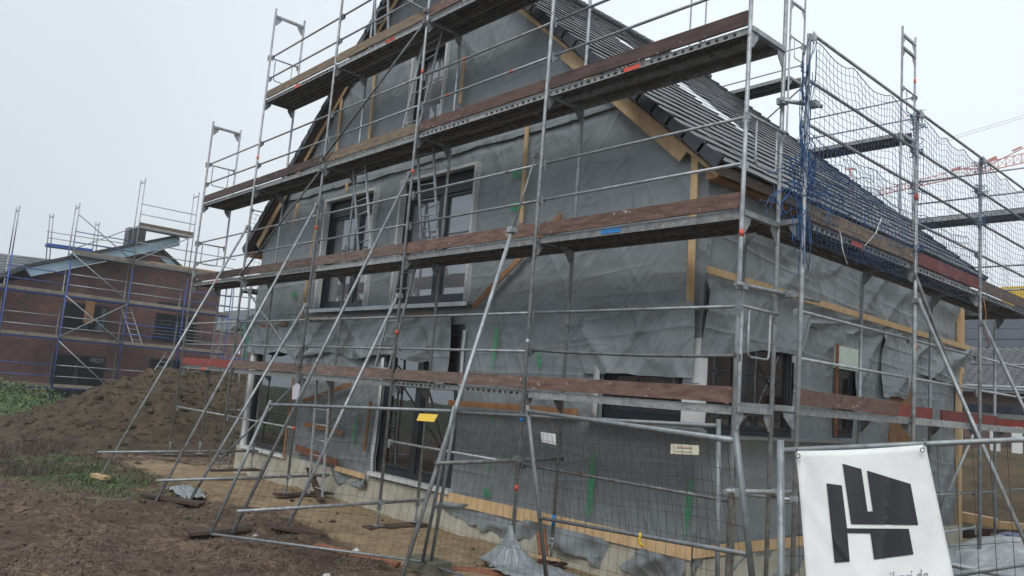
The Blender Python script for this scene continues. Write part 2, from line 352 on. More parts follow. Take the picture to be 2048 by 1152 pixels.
def dispA(x, z):
    """outward relief of the membrane on the gable wall"""
    x = np.asarray(x, float); z = np.asarray(z, float)
    wx = x+.35*(fbm(x*.9, z*.9, 21)-.5); wz = z+.5*(fbm(x*.8+5, z*.8, 22)-.5)
    d = .012*(fbm(wx*.55, wz*.4, 1, 3)-.45)
    d = d+.04*ridge(wx*.9+wz*.35, wz*.20, 5)**5
    d = d+.022*ridge(wx*2.3-wz*1.1, wz*.6, 6)**6
    d = d+.014*ridge(wx*.5, wz*2.4+wx*.5, 7)**7
    up = sstep(3.95, 4.15, z)
    d = d+up*.055*ridge(wx*1.6+wz*1.1, wz*.30, 8)**3
    d = d+.05*sstep(.12, 0, np.abs(z-3.88-.1*np.sin(x*1.3)))*(fbm(x*2.2, z*2, 30)**1)*(x < -4.9)
    for zz in (2.95, 2.35, 1.62, .55):     # packing folds
        d = d+.014*np.exp(-((z-zz-.02*np.sin(x*2+zz))/.035)**2)*(x > -4.6)
    for xx in (-4.75, -11.3, -3.55):
        d = d+.03*np.exp(-((x-xx-.04*np.sin(z*1.5))/.05)**2)
    d = .055*np.tanh((d-.06)*.75/.055)+.008
    return d*sstep(0, .3, XW-x)
def breaks(a, b_, step, marks):
    l = sorted(set([a, b_]+[q for q in marks if a < q < b_])); r = []
    for u, v in zip(l[:-1], l[1:]):
        k = max(1, int(round((v-u)/step))); r += [u+(v-u)*i/k for i in range(k)]
    return np.array(r+[b_])
def sheetA(name, x0, x1, zlo, zhi, out_, step=.045, m=TARP, holes=(), amp=1., clip=False, seed=0, label=None, zbot=None, ztop=None, edge=None):
    xs = breaks(x0, x1, step, [q for h in holes for q in h[:2]]); zs = breaks(zlo, zhi, step, [q for h in holes for q in h[2:]])
    X, Z = np.meshgrid(xs, zs, indexing='ij'); Y = YW-out_-amp*dispA(X+seed*7.3, Z+seed*3.1) if seed else YW-out_-amp*dispA(X, Z)
    if seed:
        Y = Y-.09*ridge(X*1.1+Z*.8+seed, Z*.5, 40+seed)**3-.08*ridge(X*2.4-Z*1.7, Z*1.3, 44+seed)**3
    if zbot is not None or ztop is not None:
        zb = zbot(xs) if zbot is not None else np.full_like(xs, zlo); zt = ztop(xs) if ztop is not None else np.full_like(xs, zhi)
        T = (Z-zlo)/(zhi-zlo); Z = zb[:, None]*(1-T)+zt[:, None]*T
    if edge is not None: Z = Z+edge(xs)[:, None]*(1-sstep(0, .12, Z-zlo)); Y = Y-.02*(1-sstep(0, .15, Z-zlo))
    cx = (xs[:-1]+xs[1:])/2; cz = (zs[:-1]+zs[1:])/2; CX, CZ = np.meshgrid(cx, cz, indexing='ij')
    M = np.ones_like(CX, bool)
    for h in holes: M &= ~((CX > h[0]) & (CX < h[1]) & (CZ > h[2]) & (CZ < h[3]))
    if clip: M &= CZ < np.minimum(XW+.02-CX, CX+14.03)*SL+3.15
    if clip:
        lim = np.minimum(XW-X, X+14.05)*SL+3.12; Z = np.minimum(Z, np.maximum(lim, 3.0))
    b = MB(); b.grid(np.stack([X, Y, Z], -1), M); return b.build(name, m, house, label)
sheetA('membrane', XL, XW, -1.86, 4.3, 0, holes=OPA, clip=True)
sheetA('membrane', XL, XW, 4.02, 8.75, .028, holes=OPA, clip=True, edge=lambda x: -.02+.10*(fbm(x*1.1, x*0+3, 12, 4)-.5)-.06*sstep(-4.9, -8, x))
# loose lower sheets hanging over the heads of the ground floor openings
wav = lambda x, s, a=.06: a*(fbm(x*2.2, x*0+s, s, 4)-.5)*2
sheetA('hanging_sheet', XL-.03, -5.98, .3, 1.2, .03, m=TARPL, seed=1, zbot=lambda x: .42+wav(x, 3)-.55*sstep(-6.6, -6.1, x)*1.0+.05*np.sin(x*3), ztop=lambda x: 1.17+wav(x, 4, .04), label='loose sheet sagging over the ground floor openings')
sheetA('hanging_sheet', -3.0, XW-.03, .3, 1.25, .03, m=TARPL, seed=2, zbot=lambda x: .30+wav(x, 5, .03), ztop=lambda x: 1.2+wav(x, 6, .02))
sheetA('hanging_sheet', -5.95, XW, -2.2, -1.75, .012, m=TARPL, seed=3, zbot=lambda x: -2.10+wav(x*1.5, 8, .12)+.12*sstep(-4.2, -5.9, x), ztop=lambda x: np.full_like(x, -1.78), label='ragged sheet edge below the plank')
sheetA('hanging_sheet', -9.4, -8.0, -2.0, -1.7, .015, m=TARPL, seed=4, zbot=lambda x: -1.93+wav(x*1.5, 9, .08), ztop=lambda x: np.full_like(x, -1.72))
def dispB(y, z):
    wy = y+.4*(fbm(y*.8, z*.8, 61)-.5); wz = z+.4*(fbm(y*.8, z*.7, 62)-.5)
    d = .05*(fbm(wy*.5, wz*.4, 63, 3)-.45)+.07*ridge(wy*1.1-wz*.9, wz*.3, 64)**4+.035*ridge(wy*2.3+wz*.8, wz*.5, 65)**4
    d = d+.12*ridge(wy*.9-wz*1.6+3, wy*.2, 67)**3*sstep(1.9, 2.3, z)
    d = .075*np.tanh((d-.07)/.075)+.01
    return d*sstep(0, .3, y-YW)
def sheetB(name, y0, y1, zlo, zhi, out_, step=.05, m=TARP, holes=(), seed=0, zbot=None, ztop=None, label=None):
    ys = breaks(y0, y1, step, [q for h in holes for q in h[:2]]); zs = breaks(zlo, zhi, step, [q for h in holes for q in h[2:]])
    Y, Z = np.meshgrid(ys, zs, indexing='ij'); X = XW+out_+dispB(Y+seed*5, Z)
    if seed: X = X+.07*ridge(Y*.9-Z*1.4, Z*.5, 70+seed)**3
    if zbot is not None: zb = zbot(ys)[:, None]; T = (Z-zlo)/(zhi-zlo); zt = ztop(ys)[:, None] if ztop is not None else zhi; Z = zb*(1-T)+zt*T
    cy = (ys[:-1]+ys[1:])/2; cz = (zs[:-1]+zs[1:])/2; CY, CZ = np.meshgrid(cy, cz, indexing='ij'); M = np.ones_like(CY, bool)
    for h in holes: M &= ~((CY > h[0]) & (CY < h[1]) & (CZ > h[2]) & (CZ < h[3]))
    b = MB(); b.grid(np.stack([X, Y, Z], -1), M); return b.build(name, m, house, label)
sheetB('membrane', YW, YB, -1.86, 3.1, 0, holes=OPB+[(6.4, 7.5, -1.9, .75)])
sheetB('hanging_sheet', YW-.02, 6.7, .6, 1.5, .03, m=TARPL, seed=1, zbot=lambda y: .60+.16*sstep(1.2, 3.2, y)-.05*np.sin(y*1.9)+.50*sstep(3.35, 3.6, y)+wav(y, 15, .04), ztop=lambda y: 1.5+0*y)
sheetB('hanging_sheet', 6.0, YB+.25, .2, 1.5, .05, m=TARPL, seed=2, zbot=lambda y: .35+.45*sstep(6.9, 7.4, y)+wav(y, 17, .08), ztop=lambda y: 1.5+0*y, label='sheet flapping round the far corner')
sheetB('hanging_sheet', YW, 5.5, -2.2, -1.7, .012, m=TARPL, seed=3, zbot=lambda y: -2.1+wav(y, 19, .15), ztop=lambda y: -1.75+0*y)

# windows ----------------------------------------------------------
def window_unit(face, a0, a1, z0, z1, mull=(), fw=.07, sash=True, label=None, bottom=.09, reveal=True, rc=.0):
    """face 'A' (gable, a = x) or 'B' (eave side, a = y)"""
    def bx(B, u0, u1, v0, v1, d0, d1):          # d is the distance in from the wall plane
        if d0 > 0: d0 += rc; d1 += rc
        if face == 'A': B.box(u0, u1, YW+d0, YW+d1, v0, v1)
        else: B.box(XW-d1, XW-d0, u0, u1, v0, v1)
    B = MB()
    bx(B, a0, a0+fw, z0, z1, .045, .14); bx(B, a1-fw, a1, z0, z1, .045, .14)
    bx(B, a0+fw, a1-fw, z1-fw, z1, .045, .14); bx(B, a0+fw, a1-fw, z0, z0+bottom, .045, .14)
    xs = [a0+fw]+[q for q in mull]+[a1-fw]
    for q in mull: bx(B, q-.075, q+.075, z0+bottom, z1-fw, .040, .14)
    if rc:
        k = .012; f = YW-.02
        for (u0, u1, v0, v1) in ((a0-k, a0-.001, z0, z1), (a1+.001, a1+k, z0, z1), (a0, a1, z1+.001, z1+k), (a0, a1, z0-k, z0-.001)): B.box(u0, u1, f, YW+.05+rc, v0, v1)
    win = B.build('window', ANTH, house, label)
    if rc and z1 < 4:
        Q = MB(); bx(Q, a0+fw+.002, a1-fw-.002, z1-.34, z1-fw-.002, .02, .135); Q.build('roller_box', ANTH, win); z1 -= .27; zt_ = z1+.27
    else: zt_ = z1
    cells = []
    for i in range(len(xs)-1):
        u0 = xs[i]+(.075 if i else 0); u1 = xs[i+1]-(.075 if i < len(xs)-2 else 0); cells.append((u0, u1))
        if sash:
            S = MB(); s = .055
            bx(S, u0+.004, u0+s, z0+bottom+.004, z1-fw-.004, .06, .15); bx(S, u1-s, u1-.004, z0+bottom+.004, z1-fw-.004, .06, .15)
            bx(S, u0+s, u1-s, z0+bottom+.004, z0+bottom+s, .06, .15); bx(S, u0+s, u1-s, z1-fw-s, z1-fw-.004, .06, .15)
            S.build('sash', ANTH, win); g0, g1, h0, h1 = u0+s, u1-s, z0+bottom+s, z1-fw-s
        else: g0, g1, h0, h1 = u0, u1, z0+bottom, z1-fw
        G = MB(); bx(G, g0-.004, g1+.004, h0-.004, h1+.004, .10, .11); G.build('pane', GLASSU if rc else GLASS, win)
    if reveal:
        T = MB(); o = .018; wv = .045
        z1 = zt_
        for (u0, u1, v0, v1) in ((a0-wv, a0+.012, z0-.02, z1+wv), (a1-.012, a1+wv, z0-.02, z1+wv), (a0+.012, a1-.012, z1-.01, z1+wv)):
            bx(T, u0, u1, v0, v1, -.065, .06)
        T.build('reveal_tape', TAPE, win)
    return win
w1 = window_unit('A', *OPA[0], rc=.08, mull=(-9.62,), label='two sash upper window, left of the gable')
w2 = window_unit('A', *OPA[1], rc=.08, mull=(-6.78,), label='wide two sash upper window')
w3 = window_unit('A', *OPA[2], rc=.08, mull=(), label='narrow attic window')
w4 = window_unit('A', OPA[3][0], OPA[3][1], OPA[3][2], OPA[3][3], mull=(), fw=.10, sash=False, reveal=False, label='ground floor corner window')
w5 = window_unit('A', OPA[4][0], OPA[4][1], OPA[4][2], OPA[4][3], mull=(-6.85,), fw=.13, bottom=.10, reveal=False, label='glazed terrace door')
w6 = window_unit('A', OPA[5][0], OPA[5][1], OPA[5][2], OPA[5][3], mull=(), bottom=.10, reveal=False, label='low wide window by the corner')
v1 = window_unit('B', *OPB[0], mull=(2.05,), bottom=.08, reveal=False, label='dark corner window under the shutter')
v2 = window_unit('B', OPB[1][0], OPB[1][1], OPB[1][2], .70, bottom=.08, reveal=False, label='narrow window under a pale shutter box')
b = MB(); b.box(XW-.12, XW+.045, OPB[1][0], OPB[1][1], .70, 1.03); b.build('shutter_box', SHUT, house)
b = MB(); b.box(-13.62, -13.46, YW-.03, YW+.15, -1.75, .70); b.build('corner_post', WHITE, house)
b = MB(); b.box(-1.38, XW+.01, YW-.015, YW+.14, -.26, .78); b.build('corner_panel', WHITE, house, 'white corner panels')
b = MB(); b.beam((-1.372, YW-.02, .24), (XW+.012, YW-.02, .24), .004, .006); b.build('panel_joint', CORE, house)
# tape strips
b = MB()
for (x0, x1, z0, z1) in ((-2.80, -2.69, -.30, 1.0), (-8.02, -7.92, -1.7, .42), (-5.70, -5.62, -.2, .9)):
    b = MB(); X, Z = np.meshgrid(np.array([x0, x1]), np.linspace(z0, z1, 14), indexing='ij'); b.grid(np.stack([X, YW-.06-dispA(X, Z), Z], -1)); b.build('sealing_tape', TAPE, house, solid=.006)
# sills
b = MB(); b.box(-10.95, -5.5, YW-.16, YW+.05, 1.315, 1.35); b.box(-10.95, -5.5, YW-.164, YW-.155, 1.28, 1.352); b.build('sill', SILL, house)
b = MB(); b.box(-2.85, XW+.10, YW-.11, YW+.05, -.335, -.30); b.box(XW-.05, XW+.16, YW-.11, 5.35, -.39, -.355); b.build('sill', SILL, house)
b = MB(); b.box(-8.02, -5.66, YW-.10, YW+.06, -1.70, -1.635); b.build('door_sill', WHITE, house)
b = MB(); b.box(-13.5, -11.3, YW-.09, YW+.06, -1.78, -1.72); b.build('door_sill', WHITE, house)

# battens and boards on the gable ----------------------------------
def board(p, q, w_, t=.024, m=PINE, name='batten', off=.06, par=house, label=None):
    B = MB(); B.beam((p[0], YW-off, p[1]), (q[0], YW-off, q[1]), t, w_, up=(-(q[1]-p[1]), 0, q[0]-p[0])); return B.build(name, m, par, label)
for p, q, w_, m_ in [((-1.31, 3.18), (-1.28, 1.2), .095, PINE), ((-4.48, 4.12), (-4.44, 2.53), .075, PINE), ((-6.26, 5.6), (-6.27, 4.85), .075, PINE),
                     ((-9.26, 6.3), (-9.20, 4.62), .075, PINE), ((-10.52, 5.95), (-10.48, 4.6), .07, PINE), ((-9.9, 3.98), (-9.88, 3.80), .07, PINE),
                     ((-3.59, 2.56), (-5.42, 1.27), .085, OLDW), ((-11.08, 1.15), (-9.35, 1.15), .07, PINE), ((-8.9, 1.16), (-6.5, 1.16), .05, OLDW), ((-13.4, 1.03), (-11.9, 1.06), .07, OLDW),
                     ((-5.84, -.28), (-3.0, -.23), .085, OLDW), ((-11.0, 3.9), (-11.2, 1.0), .07, PINE), ((-10.7, -.55), (-8.9, -.12), .08, OLDW), ((-12.0, 3.8), (-12.1, 3.3), .07, PINE),
                     ((-11.25, -.1), (-11.3, -1.75), .07, OLDW), ((-10.55, -1.0), (-9.05, -1.05), .08, OLDW), ((-8.15, -.4), (-8.2, -1.3), .07, OLDW), ((-9.15, -1.72), (-8.1, -1.74), .09, PINE), ((-10.8, -1.50), (-9.1, -1.62), .13, PINK)]:
    board(p, q, w_, m=m_, off=.085)
board((-5.95, -1.765), (XW+.03, -1.70), .175, name='plank', off=.05, label='long new plank at the foot of the gable')
b = MB(); b.beam((XW+.05, YW-.02, -1.70), (XW+.05, 5.6, -1.74), .024, .13); b.build('plank', PINE, house)
b = MB(); b.beam((XW+.085, .98, 1.60), (XW+.085, 9.95, 1.50), .024, .09); b.build('batten', PINE, house)
b = MB(); b.beam((XW+.08, 4.36, 1.05), (XW+.08, 4.36, -.3), .02, .07, up=(0, 1, 0)); b.build('batten', PINK, house)
b = MB(); b.box(XW-.1, XW-.02, 6.45, 7.45, -1.9, .9); b.build('boarding', OLDW, house, 'yellowish boarding in the side opening')
b = MB(); b.box(XW-.02, XW+.05, 9.35, 9.5, -1.8, 1.0); b.box(XW-.02, XW+.05, 9.4, 9.6, 1.0, 2.3); b.build('corner_timber', PINE, house)
# verge boards
board((-4.9, 6.20), (-3.66, 5.16), .14, name='verge_board', off=.10); board((-3.74, 5.10), (-1.44, 3.10), .26, name='verge_board', off=.10, t=.03)
board((-13.85, 2.98), (-12.0, 4.68), .16, name='verge_board', off=.10); board((-11.9, 4.76), (-9.0, 7.32), .12, name='verge_board', off=.10); board((-8.9, 7.4), (-7.75, 8.3), .12, name='verge_board', off=.10)
# green spray paint, conforming to the membrane
def paint(pts, w_, n_=5, horiz=False, seed=0, fac='A'):
    n_ += 3
    rnd = random.Random(seed); B = MB()
    (xa, za), (xb, zb) = pts; L = math.hypot(xb-xa, zb-za); k = max(6, int(L/.035))
    for j in range(n_):
        o = (j/(n_-1)-.5)*w_ if n_ > 1 else 0
        s0 = rnd.uniform(0, .35); s1 = rnd.uniform(.6, 1)
        tt = np.linspace(s0, s1, k); jit = np.array([rnd.uniform(-.014, .014) for _ in tt])
        dx, dz = (xb-xa)/L, (zb-za)/L
        X = xa+(xb-xa)*tt-dz*(o+jit); Z = za+(zb-za)*tt+dx*(o+jit); hw = w_/n_*.40
        XX = np.stack([X-dz*-hw, X+dz*-hw], 1); ZZ = np.stack([Z-dx*hw, Z+dx*hw], 1)
        if fac == 'A': B.grid(np.stack([XX, YW-.055-dispA(XX, ZZ), ZZ], -1))
    B.build('paint_mark', GREEN, house)
for a, w_, n_, s in [(((-4.85, 3.33), (-4.5, 3.38)), .11, 5, 1), (((-4.88, 2.80), (-4.52, 2.86)), .12, 5, 2), (((-4.86, 1.05), (-4.9, .25)), .08, 4, 3), (((-1.55, 1.06), (-1.17, 1.06)), .12, 5, 4), (((-3.8, 2.3), (-3.72, 2.12)), .09, 4, 5),
                     (((-2.70, -.68), (-2.74, -1.65)), .09, 5, 6), (((-1.17, -.85), (-1.2, -1.55)), .07, 4, 7), (((-9.3, .95), (-9.35, .5)), .12, 4, 8), (((-8.6, -.5), (-8.75, -1.4)), .08, 3, 9), (((-12.0, 1.75), (-11.5, 1.7)), .13, 4, 10),
                     (((-4.85, -.45), (-4.75, -.45)), .08, 3, 11), (((-4.9, -1.55), (-4.7, -1.55)), .1, 3, 12), (((-4.85, -1.15), (-4.75, -1.15)), .06, 3, 13), (((-3.9, .6), (-3.85, .3)), .07, 3, 14)]:
    paint(a, w_, n_, seed=s)
# roof ---------------------------------------------------------------
roof = MB()
Yv0, Yv1 = .82, 9.92
for sx in (1, -1):
    e0 = -.86 if sx > 0 else -14.30
    pts = [(e0, roof_z(e0)-.05), (RX, RZ-.05), (RX, RZ-.19), (e0, roof_z(e0)-.19)]
    roof.prism(pts if sx > 0 else pts[::-1], 1, Yv0+.03, Yv1-.03)
roof = roof.build('roof', mat('dark roof boarding', (.07, .05, .04), .8, 0, .3, 3), house, 'dark tiled roof, partly open to the underlay')
B = MB(); ls0 = math.hypot(1, SL)
B.add([(x_, y_, roof_z(x_)-.044) for x_ in (-2.9, -7.2) for y_ in (4.0, 5.7)], [(0, 1, 3, 2)]); B.build('underlay', UNDER, roof)
rnd = random.Random(3)
def course_tiles(side, name):
    B = MB(); ls = math.hypot(1, SL); ux, uz = -1/ls, SL/ls     # up-slope direction for the right slope
    gauge = .335; L = .39; e0x = -.86 if side > 0 else -14.30; total = (abs(RX-e0x))*ls; n_ = int(total/gauge)
    tw = .30; ny = int((Yv1-Yv0)/tw)
    for i in range(n_+1):
        s0 = i*gauge-.03
        for j in range(ny):
            y0 = Yv0+j*tw+(.15 if i % 2 else 0); y1 = min(y0+tw-.006, Yv1)
            if side > 0 and 4.2 < y0 < 5.3 and 9 <= i <= 20 and not (i > 19 and y0 > 4.9) and not (i < 10 and y0 < 4.5): continue
            s1 = min(s0+L, total+.02); jz = rnd.uniform(-.004, .004); jt = rnd.uniform(-.004, .004)
            vs = []
            for (s, h) in ((s0, .050+jz), (s0, .022+jz), (s1, .004), (s1, .024+jt)):
                for y in (y0, y1):
                    if side > 0: xx = e0x+ux*s+(SL/ls)*h; zz = roof_z(e0x)-.045+uz*s+h/ls
                    else: xx = e0x-ux*s-(SL/ls)*h; zz = roof_z(e0x)-.045+uz*s+h/ls
                    vs.append((xx, y, zz))
            B.add(vs, [(0, 1, 3, 2), (2, 3, 5, 4), (4, 5, 7, 6), (6, 7, 1, 0), (0, 2, 4, 6), (1, 7, 5, 3)])
    B.build(name, TILE, roof)
course_tiles(1, 'tile_field'); course_tiles(-1, 'tile_field')
def verge(side, y, dy):
    B = MB(); ls = math.hypot(1, SL); e0x = -.86 if side > 0 else -14.30; k = -1 if side > 0 else 1
    for i in range(26):
        s0 = i*.335-.05; s1 = s0+.38
        a = Vector((e0x+k*s0/ls, y, roof_z(e0x)+SL*s0/ls)); c = Vector((e0x+k*s1/ls, y, roof_z(e0x)+SL*s1/ls)); nrm = Vector((-k*SL/ls, 0, 1/ls))
        q = [a+nrm*.055, c+nrm*.022, c-nrm*.10, a-nrm*.12]
        B.add([p for p in q]+[p+Vector((0, dy, 0)) for p in q], [(3, 2, 1, 0), (4, 5, 6, 7), (0, 1, 5, 4), (1, 2, 6, 5), (2, 3, 7, 6), (3, 0, 4, 7)])
    B.build('verge_tiles', TILEV, roof)
verge(1, Yv0-.03, .035); verge(-1, Yv0-.03, .035); verge(1, Yv1, .035)
b = MB(); pts = []
for i in range(30):
    y = Yv0+i*.31; b.path([(RX, y, RZ-.0), (RX, y+.33, RZ+.015)], .11, 8)
b.build('ridge_tiles', TILEV, roof)
# eave: rafter feet, fascia, gutter board
b = MB(); b.box(-1.1, -.93, Yv0+.1, Yv1-.1, 2.70, 2.86); b.build('fascia', OLDW, roof)
b = MB(); b.box(-.925, -.895, Yv0+.12, Yv1-.1, 2.74, 2.88); b.build('eave_board', TILEV, roof)
b = MB()
for i in range(12): 
    y = .95+i*.78; b.beam((-.9, y, 2.76), (-1.5, y, 3.28), .07, .14)
b.build('rafter_tails', PINE, roof)
b = MB(); b.box(-14.22, -14.05, Yv0+.1, Yv1-.1, 2.72, 2.86); b.build('fascia', OLDW, roof)
# battens visible in the open strip
b = MB(); ls = math.hypot(1, SL)
for i in range(9, 20):
    s = i*.335; b.box(-.86-s/ls-.012, -.86-s/ls+.012, 4.2, 5.5, roof_z(-.86)+SL*s/ls-.052, roof_z(-.86)+SL*s/ls-.036)
b.build('roof_battens', ZINC, roof)
# TV mast / lead pieces on the ridge are left out

# ================================================================== SCAFFOLDS
RT = .0242
def gusset(B, x, y, z, dy, s=1):
    """corner plate under a transom, in the y-z plane"""
    for xx in (x-.006,):
        vs = [(xx, y+dy*.03, z-.06), (xx, y+dy*.16, z-.06), (xx, y+dy*.15, z-.12), (xx, y+dy*.055, z-.24), (xx, y+dy*.03, z-.24)]
        vs2 = [(v[0]+.012, v[1], v[2]) for v in vs]; n = 5
        B.add(vs+vs2, [tuple(range(5)), tuple(range(9, 4, -1))]+[(i, (i+1) % n, n+(i+1) % n, n+i) for i in range(n)])
def gussetx(B, x, y, z, dx):
    vs = [(x+dx*.03, y-.006, z-.06), (x+dx*.16, y-.006, z-.06), (x+dx*.15, y-.006, z-.12), (x+dx*.055, y-.006, z-.24), (x+dx*.03, y-.006, z-.24)]
    vs2 = [(v[0], v[1]+.012, v[2]) for v in vs]; n = 5
    B.add(vs+vs2, [tuple(range(5)), tuple(range(9, 4, -1))]+[(i, (i+1) % n, n+(i+1) % n, n+i) for i in range(n)])
class Frame:
    """maps (s along bays, t outward->inward, z) to world; dir 'x': s=x,t=y ; dir 'y': s=y, t = -x"""
    def __init__(s, d, o, sg=1): s.d = d; s.o = o; s.sg = sg
    def __call__(s, u, t, z): return (u, s.o+s.sg*t, z) if s.d == 'x' else (s.o+s.sg*t, u, z)
def coupler(B, p, r=.045):
    B.box(p[0]-r, p[0]+r, p[1]-r, p[1]+r, p[2]-.035, p[2]+.035); B.tube((p[0]+r*.6, p[1]-r*1.5, p[2]), (p[0]+r*.6, p[1]+r*1.5, p[2]), .010, 6)
def standard(fr, par, s, t, z0, z1, base=True, m=ZINC, jit=0):
    B = MB(); ds = random.uniform(-.006, .006)
    pts = [fr(s, t, z0+(.28 if base else 0)), fr(s+ds, t, (z0+z1)/2), fr(s, t, z1)]
    B.path(pts, RT, 10)
    z = math.ceil(z0/2)*2
    if base:
        p = fr(s, t, z0); B.tube(p, fr(s, t, z0+.32), .018, 8); B.box(p[0]-.075, p[0]+.075, p[1]-.075, p[1]+.075, p[2]-.004, p[2]+.006)
        q = fr(s, t, z0+.26); B.box(q[0]-.06, q[0]+.06, q[1]-.012, q[1]+.012, q[2]-.015, q[2]+.015); B.tube((q[0], q[1], q[2]-.02), (q[0], q[1], q[2]+.02), .032, 8)
    return B.build('standard', m, par)
def wedge(B, fr, s, t, z):
    j = random.uniform; k = .026+j(0, .004); p = fr(s+j(-.003, .003), t+j(-.003, .003), z+j(-.004, .004)); B.box(p[0]-k, p[0]+k, p[1]-k*.9, p[1]+k*.9, p[2]-.042, p[2]+.03); B.box(p[0]+k-.012, p[0]+k-.004, p[1]-.04, p[1]-.01, p[2]-.09, p[2]+.045)
def transom(fr, par, s, t0, t1, z, m=ZINC):
    B = MB(); B.beam(fr(s, t0+.02, z-.035), fr(s, t1-.02, z-.035), .05, .055)
    if fr.d == 'x': gusset(B, s, fr(s, t0, z)[1], z, fr.sg); gusset(B, s, fr(s, t1, z)[1], z, -fr.sg)
    else: gussetx(B, fr(s, t0, z)[0], s, z, fr.sg); gussetx(B, fr(s, t1, z)[0], s, z, -fr.sg)
    return B.build('transom', m, par)
def deck(fr, par, s0, s1, z, kind='holes', t0=.04, t1=.68, mark=None, mm=DECKM):
    B = MB(); wd = (t1-t0)/2-.01; h = .075 if kind == 'holes' else .09
    for k in range(2):
        a = t0+k*(wd+.02); b_ = a+wd
        def bb(u0, u1, a_, c_, z0, z1):
            p = fr(u0, a_, z0); q = fr(u1, c_, z1); B.box(min(p[0], q[0]), max(p[0], q[0]), min(p[1], q[1]), max(p[1], q[1]), z0, z1)
        bb(s0+.04, s1-.04, a+.006, b_-.006, z-.010, z-.004)
        bb(s0+.04, s1-.04, a+.09, a+.115, z-.05, z-.0105); bb(s0+.04, s1-.04, b_-.115, b_-.09, z-.05, z-.0105)
        for q in np.arange(s0+.5, s1-.2, .62): bb(q, q+.04, a+.012, b_-.012, z-.055, z-.0510)
    o = B.build('deck', mm, par)
    E = MB()
    for k in range(2):
        a = t0+k*(wd+.02); b_ = a+wd
        for (a_, c_) in ((a, a+.006), (b_-.006, b_)):
            p = fr(s0+.04, a_, z-h); q = fr(s1-.04, c_, z); E.box(min(p[0], q[0]), max(p[0], q[0]), min(p[1], q[1]), max(p[1], q[1]), z-h, z)
        for ss in (s0+.03, s1-.045):
            p = fr(ss, a, z-.06); q = fr(ss+.012, b_, z-.001); E.box(min(p[0], q[0]), max(p[0], q[0]), min(p[1], q[1]), max(p[1], q[1]), z-.06, z-.001)
    E.build('deck_edge', DECKE, o)
    if kind == 'holes':
        H = MB(); i = 0
        for q in np.arange(s0+.16, s1-.14, .112):
            i += 1
            if abs(q-(s0+s1)/2) < .12: continue
            L = .022 if i % 2 else .034
            for tt in (t0-.0025, t1+.0005):
                pts = []
                for k in range(8):
                    an = 2*math.pi*k/8; c = fr(q+L*math.cos(an), tt, z-.040+.019*math.sin(an)); pts.append(c)
                c2 = [(fr(0, .002, 0)[0]-fr(0, 0, 0)[0]+c[0], fr(0, .002, 0)[1]-fr(0, 0, 0)[1]+c[1], c[2]) for c in pts]
                H.add(pts+c2, [tuple(range(8)), tuple(range(15, 7, -1))]+[(k, (k+1) % 8, 8+(k+1) % 8, 8+k) for k in range(8)])
        H.build('perforations', HOLE, o)
    if mark:
        M = MB(); p = fr(mark[0], t0-.006, z-.07); q = fr(mark[0]+mark[1], t0-.001, z-.012); M.box(min(p[0], q[0]), max(p[0], q[0]), min(p[1], q[1]), max(p[1], q[1]), z-.07, z-.012); M.build('marking', mark[2] if len(mark) > 2 else MARK, o)
    return o
def toe(fr, par, s0, s1, z, m, t=.02, h=.165, dz=0):
    B = MB(); tilt = random.uniform(-.008, .008); B.beam(fr(s0+.05, t, z+.012+h/2+dz+random.uniform(0, .006)), fr(s1-.045, t, z+.012+h/2+random.uniform(0, .012)), .03, h+random.uniform(-.006, .006))
    if random.random() < .99:
        for s in (s0+.05, s1-.09):
            B.beam(fr(s, t-.018, z+.01), fr(s, t-.018, z+.12), .003, .04, up=(1, 0, 0) if fr.d == 'x' else (0, 1, 0))
    return B.build('toe_board', m, par)
def rail(fr, par, s0, s1, z, t=.045, r=.0185, m=ZINC, sag=0, dz=0):
    B = MB(); n = 6 if sag else 2
    pts = [fr(s0+(s1-s0)*i/(n-1), t, z+dz*i/(n-1)-sag*4*(i/(n-1))*(1-i/(n-1))+(random.uniform(-.006, .006) if 0 < i < n-1 else 0)) for i in range(n)]
    B.path(pts, r, 8)
    wedge(B, fr, s0+.030, t+.006, z-.012); wedge(B, fr, s1-.030, t+.006, z-.012+dz)
    return B.build('guard_rail', m, par)
def end_guard(fr, par, s, z, w_=.72, m=ZINC):
    B = MB(); a = .05
    B.tube(fr(s+a, 0, z+1.0), fr(s+a, w_, z+1.0), .018)
    t0, t1 = .15, .56; pts = [fr(s+a, t0, z+1.0), fr(s+a, t0, z+.56)]
    for k in range(1, 5): pts.append(fr(s+a, t0+.06*(1-math.cos(k*math.pi/8)), z+.56-.06*math.sin(k*math.pi/8)))
    for k in range(4, 0, -1): pts.append(fr(s+a, t1-.06*(1-math.cos(k*math.pi/8)), z+.56-.06*math.sin(k*math.pi/8)))
    pts += [fr(s+a, t1, z+.56), fr(s+a, t1, z+1.0)]
    B.path(pts, .0125, 8); wedge(B, fr, s+.03, .0, z+1.0); wedge(B, fr, s+.03, w_, z+1.0)
    return B.build('end_guard', m, par)
def diag(par, p, q, r=.019, m=ZINC, name='brace'):
    B = MB(); B.tube(p, q, r, 8)
    for c in (p, q): coupler(B, c, .032)
    return B.build(name, m, par)
def band(par, p, r=.0262, h=.07, m=MARK):
    B = MB(); B.tube((p[0], p[1], p[2]-h/2), (p[0], p[1], p[2]+h/2), r, 10); B.build('marking_band', m, par)

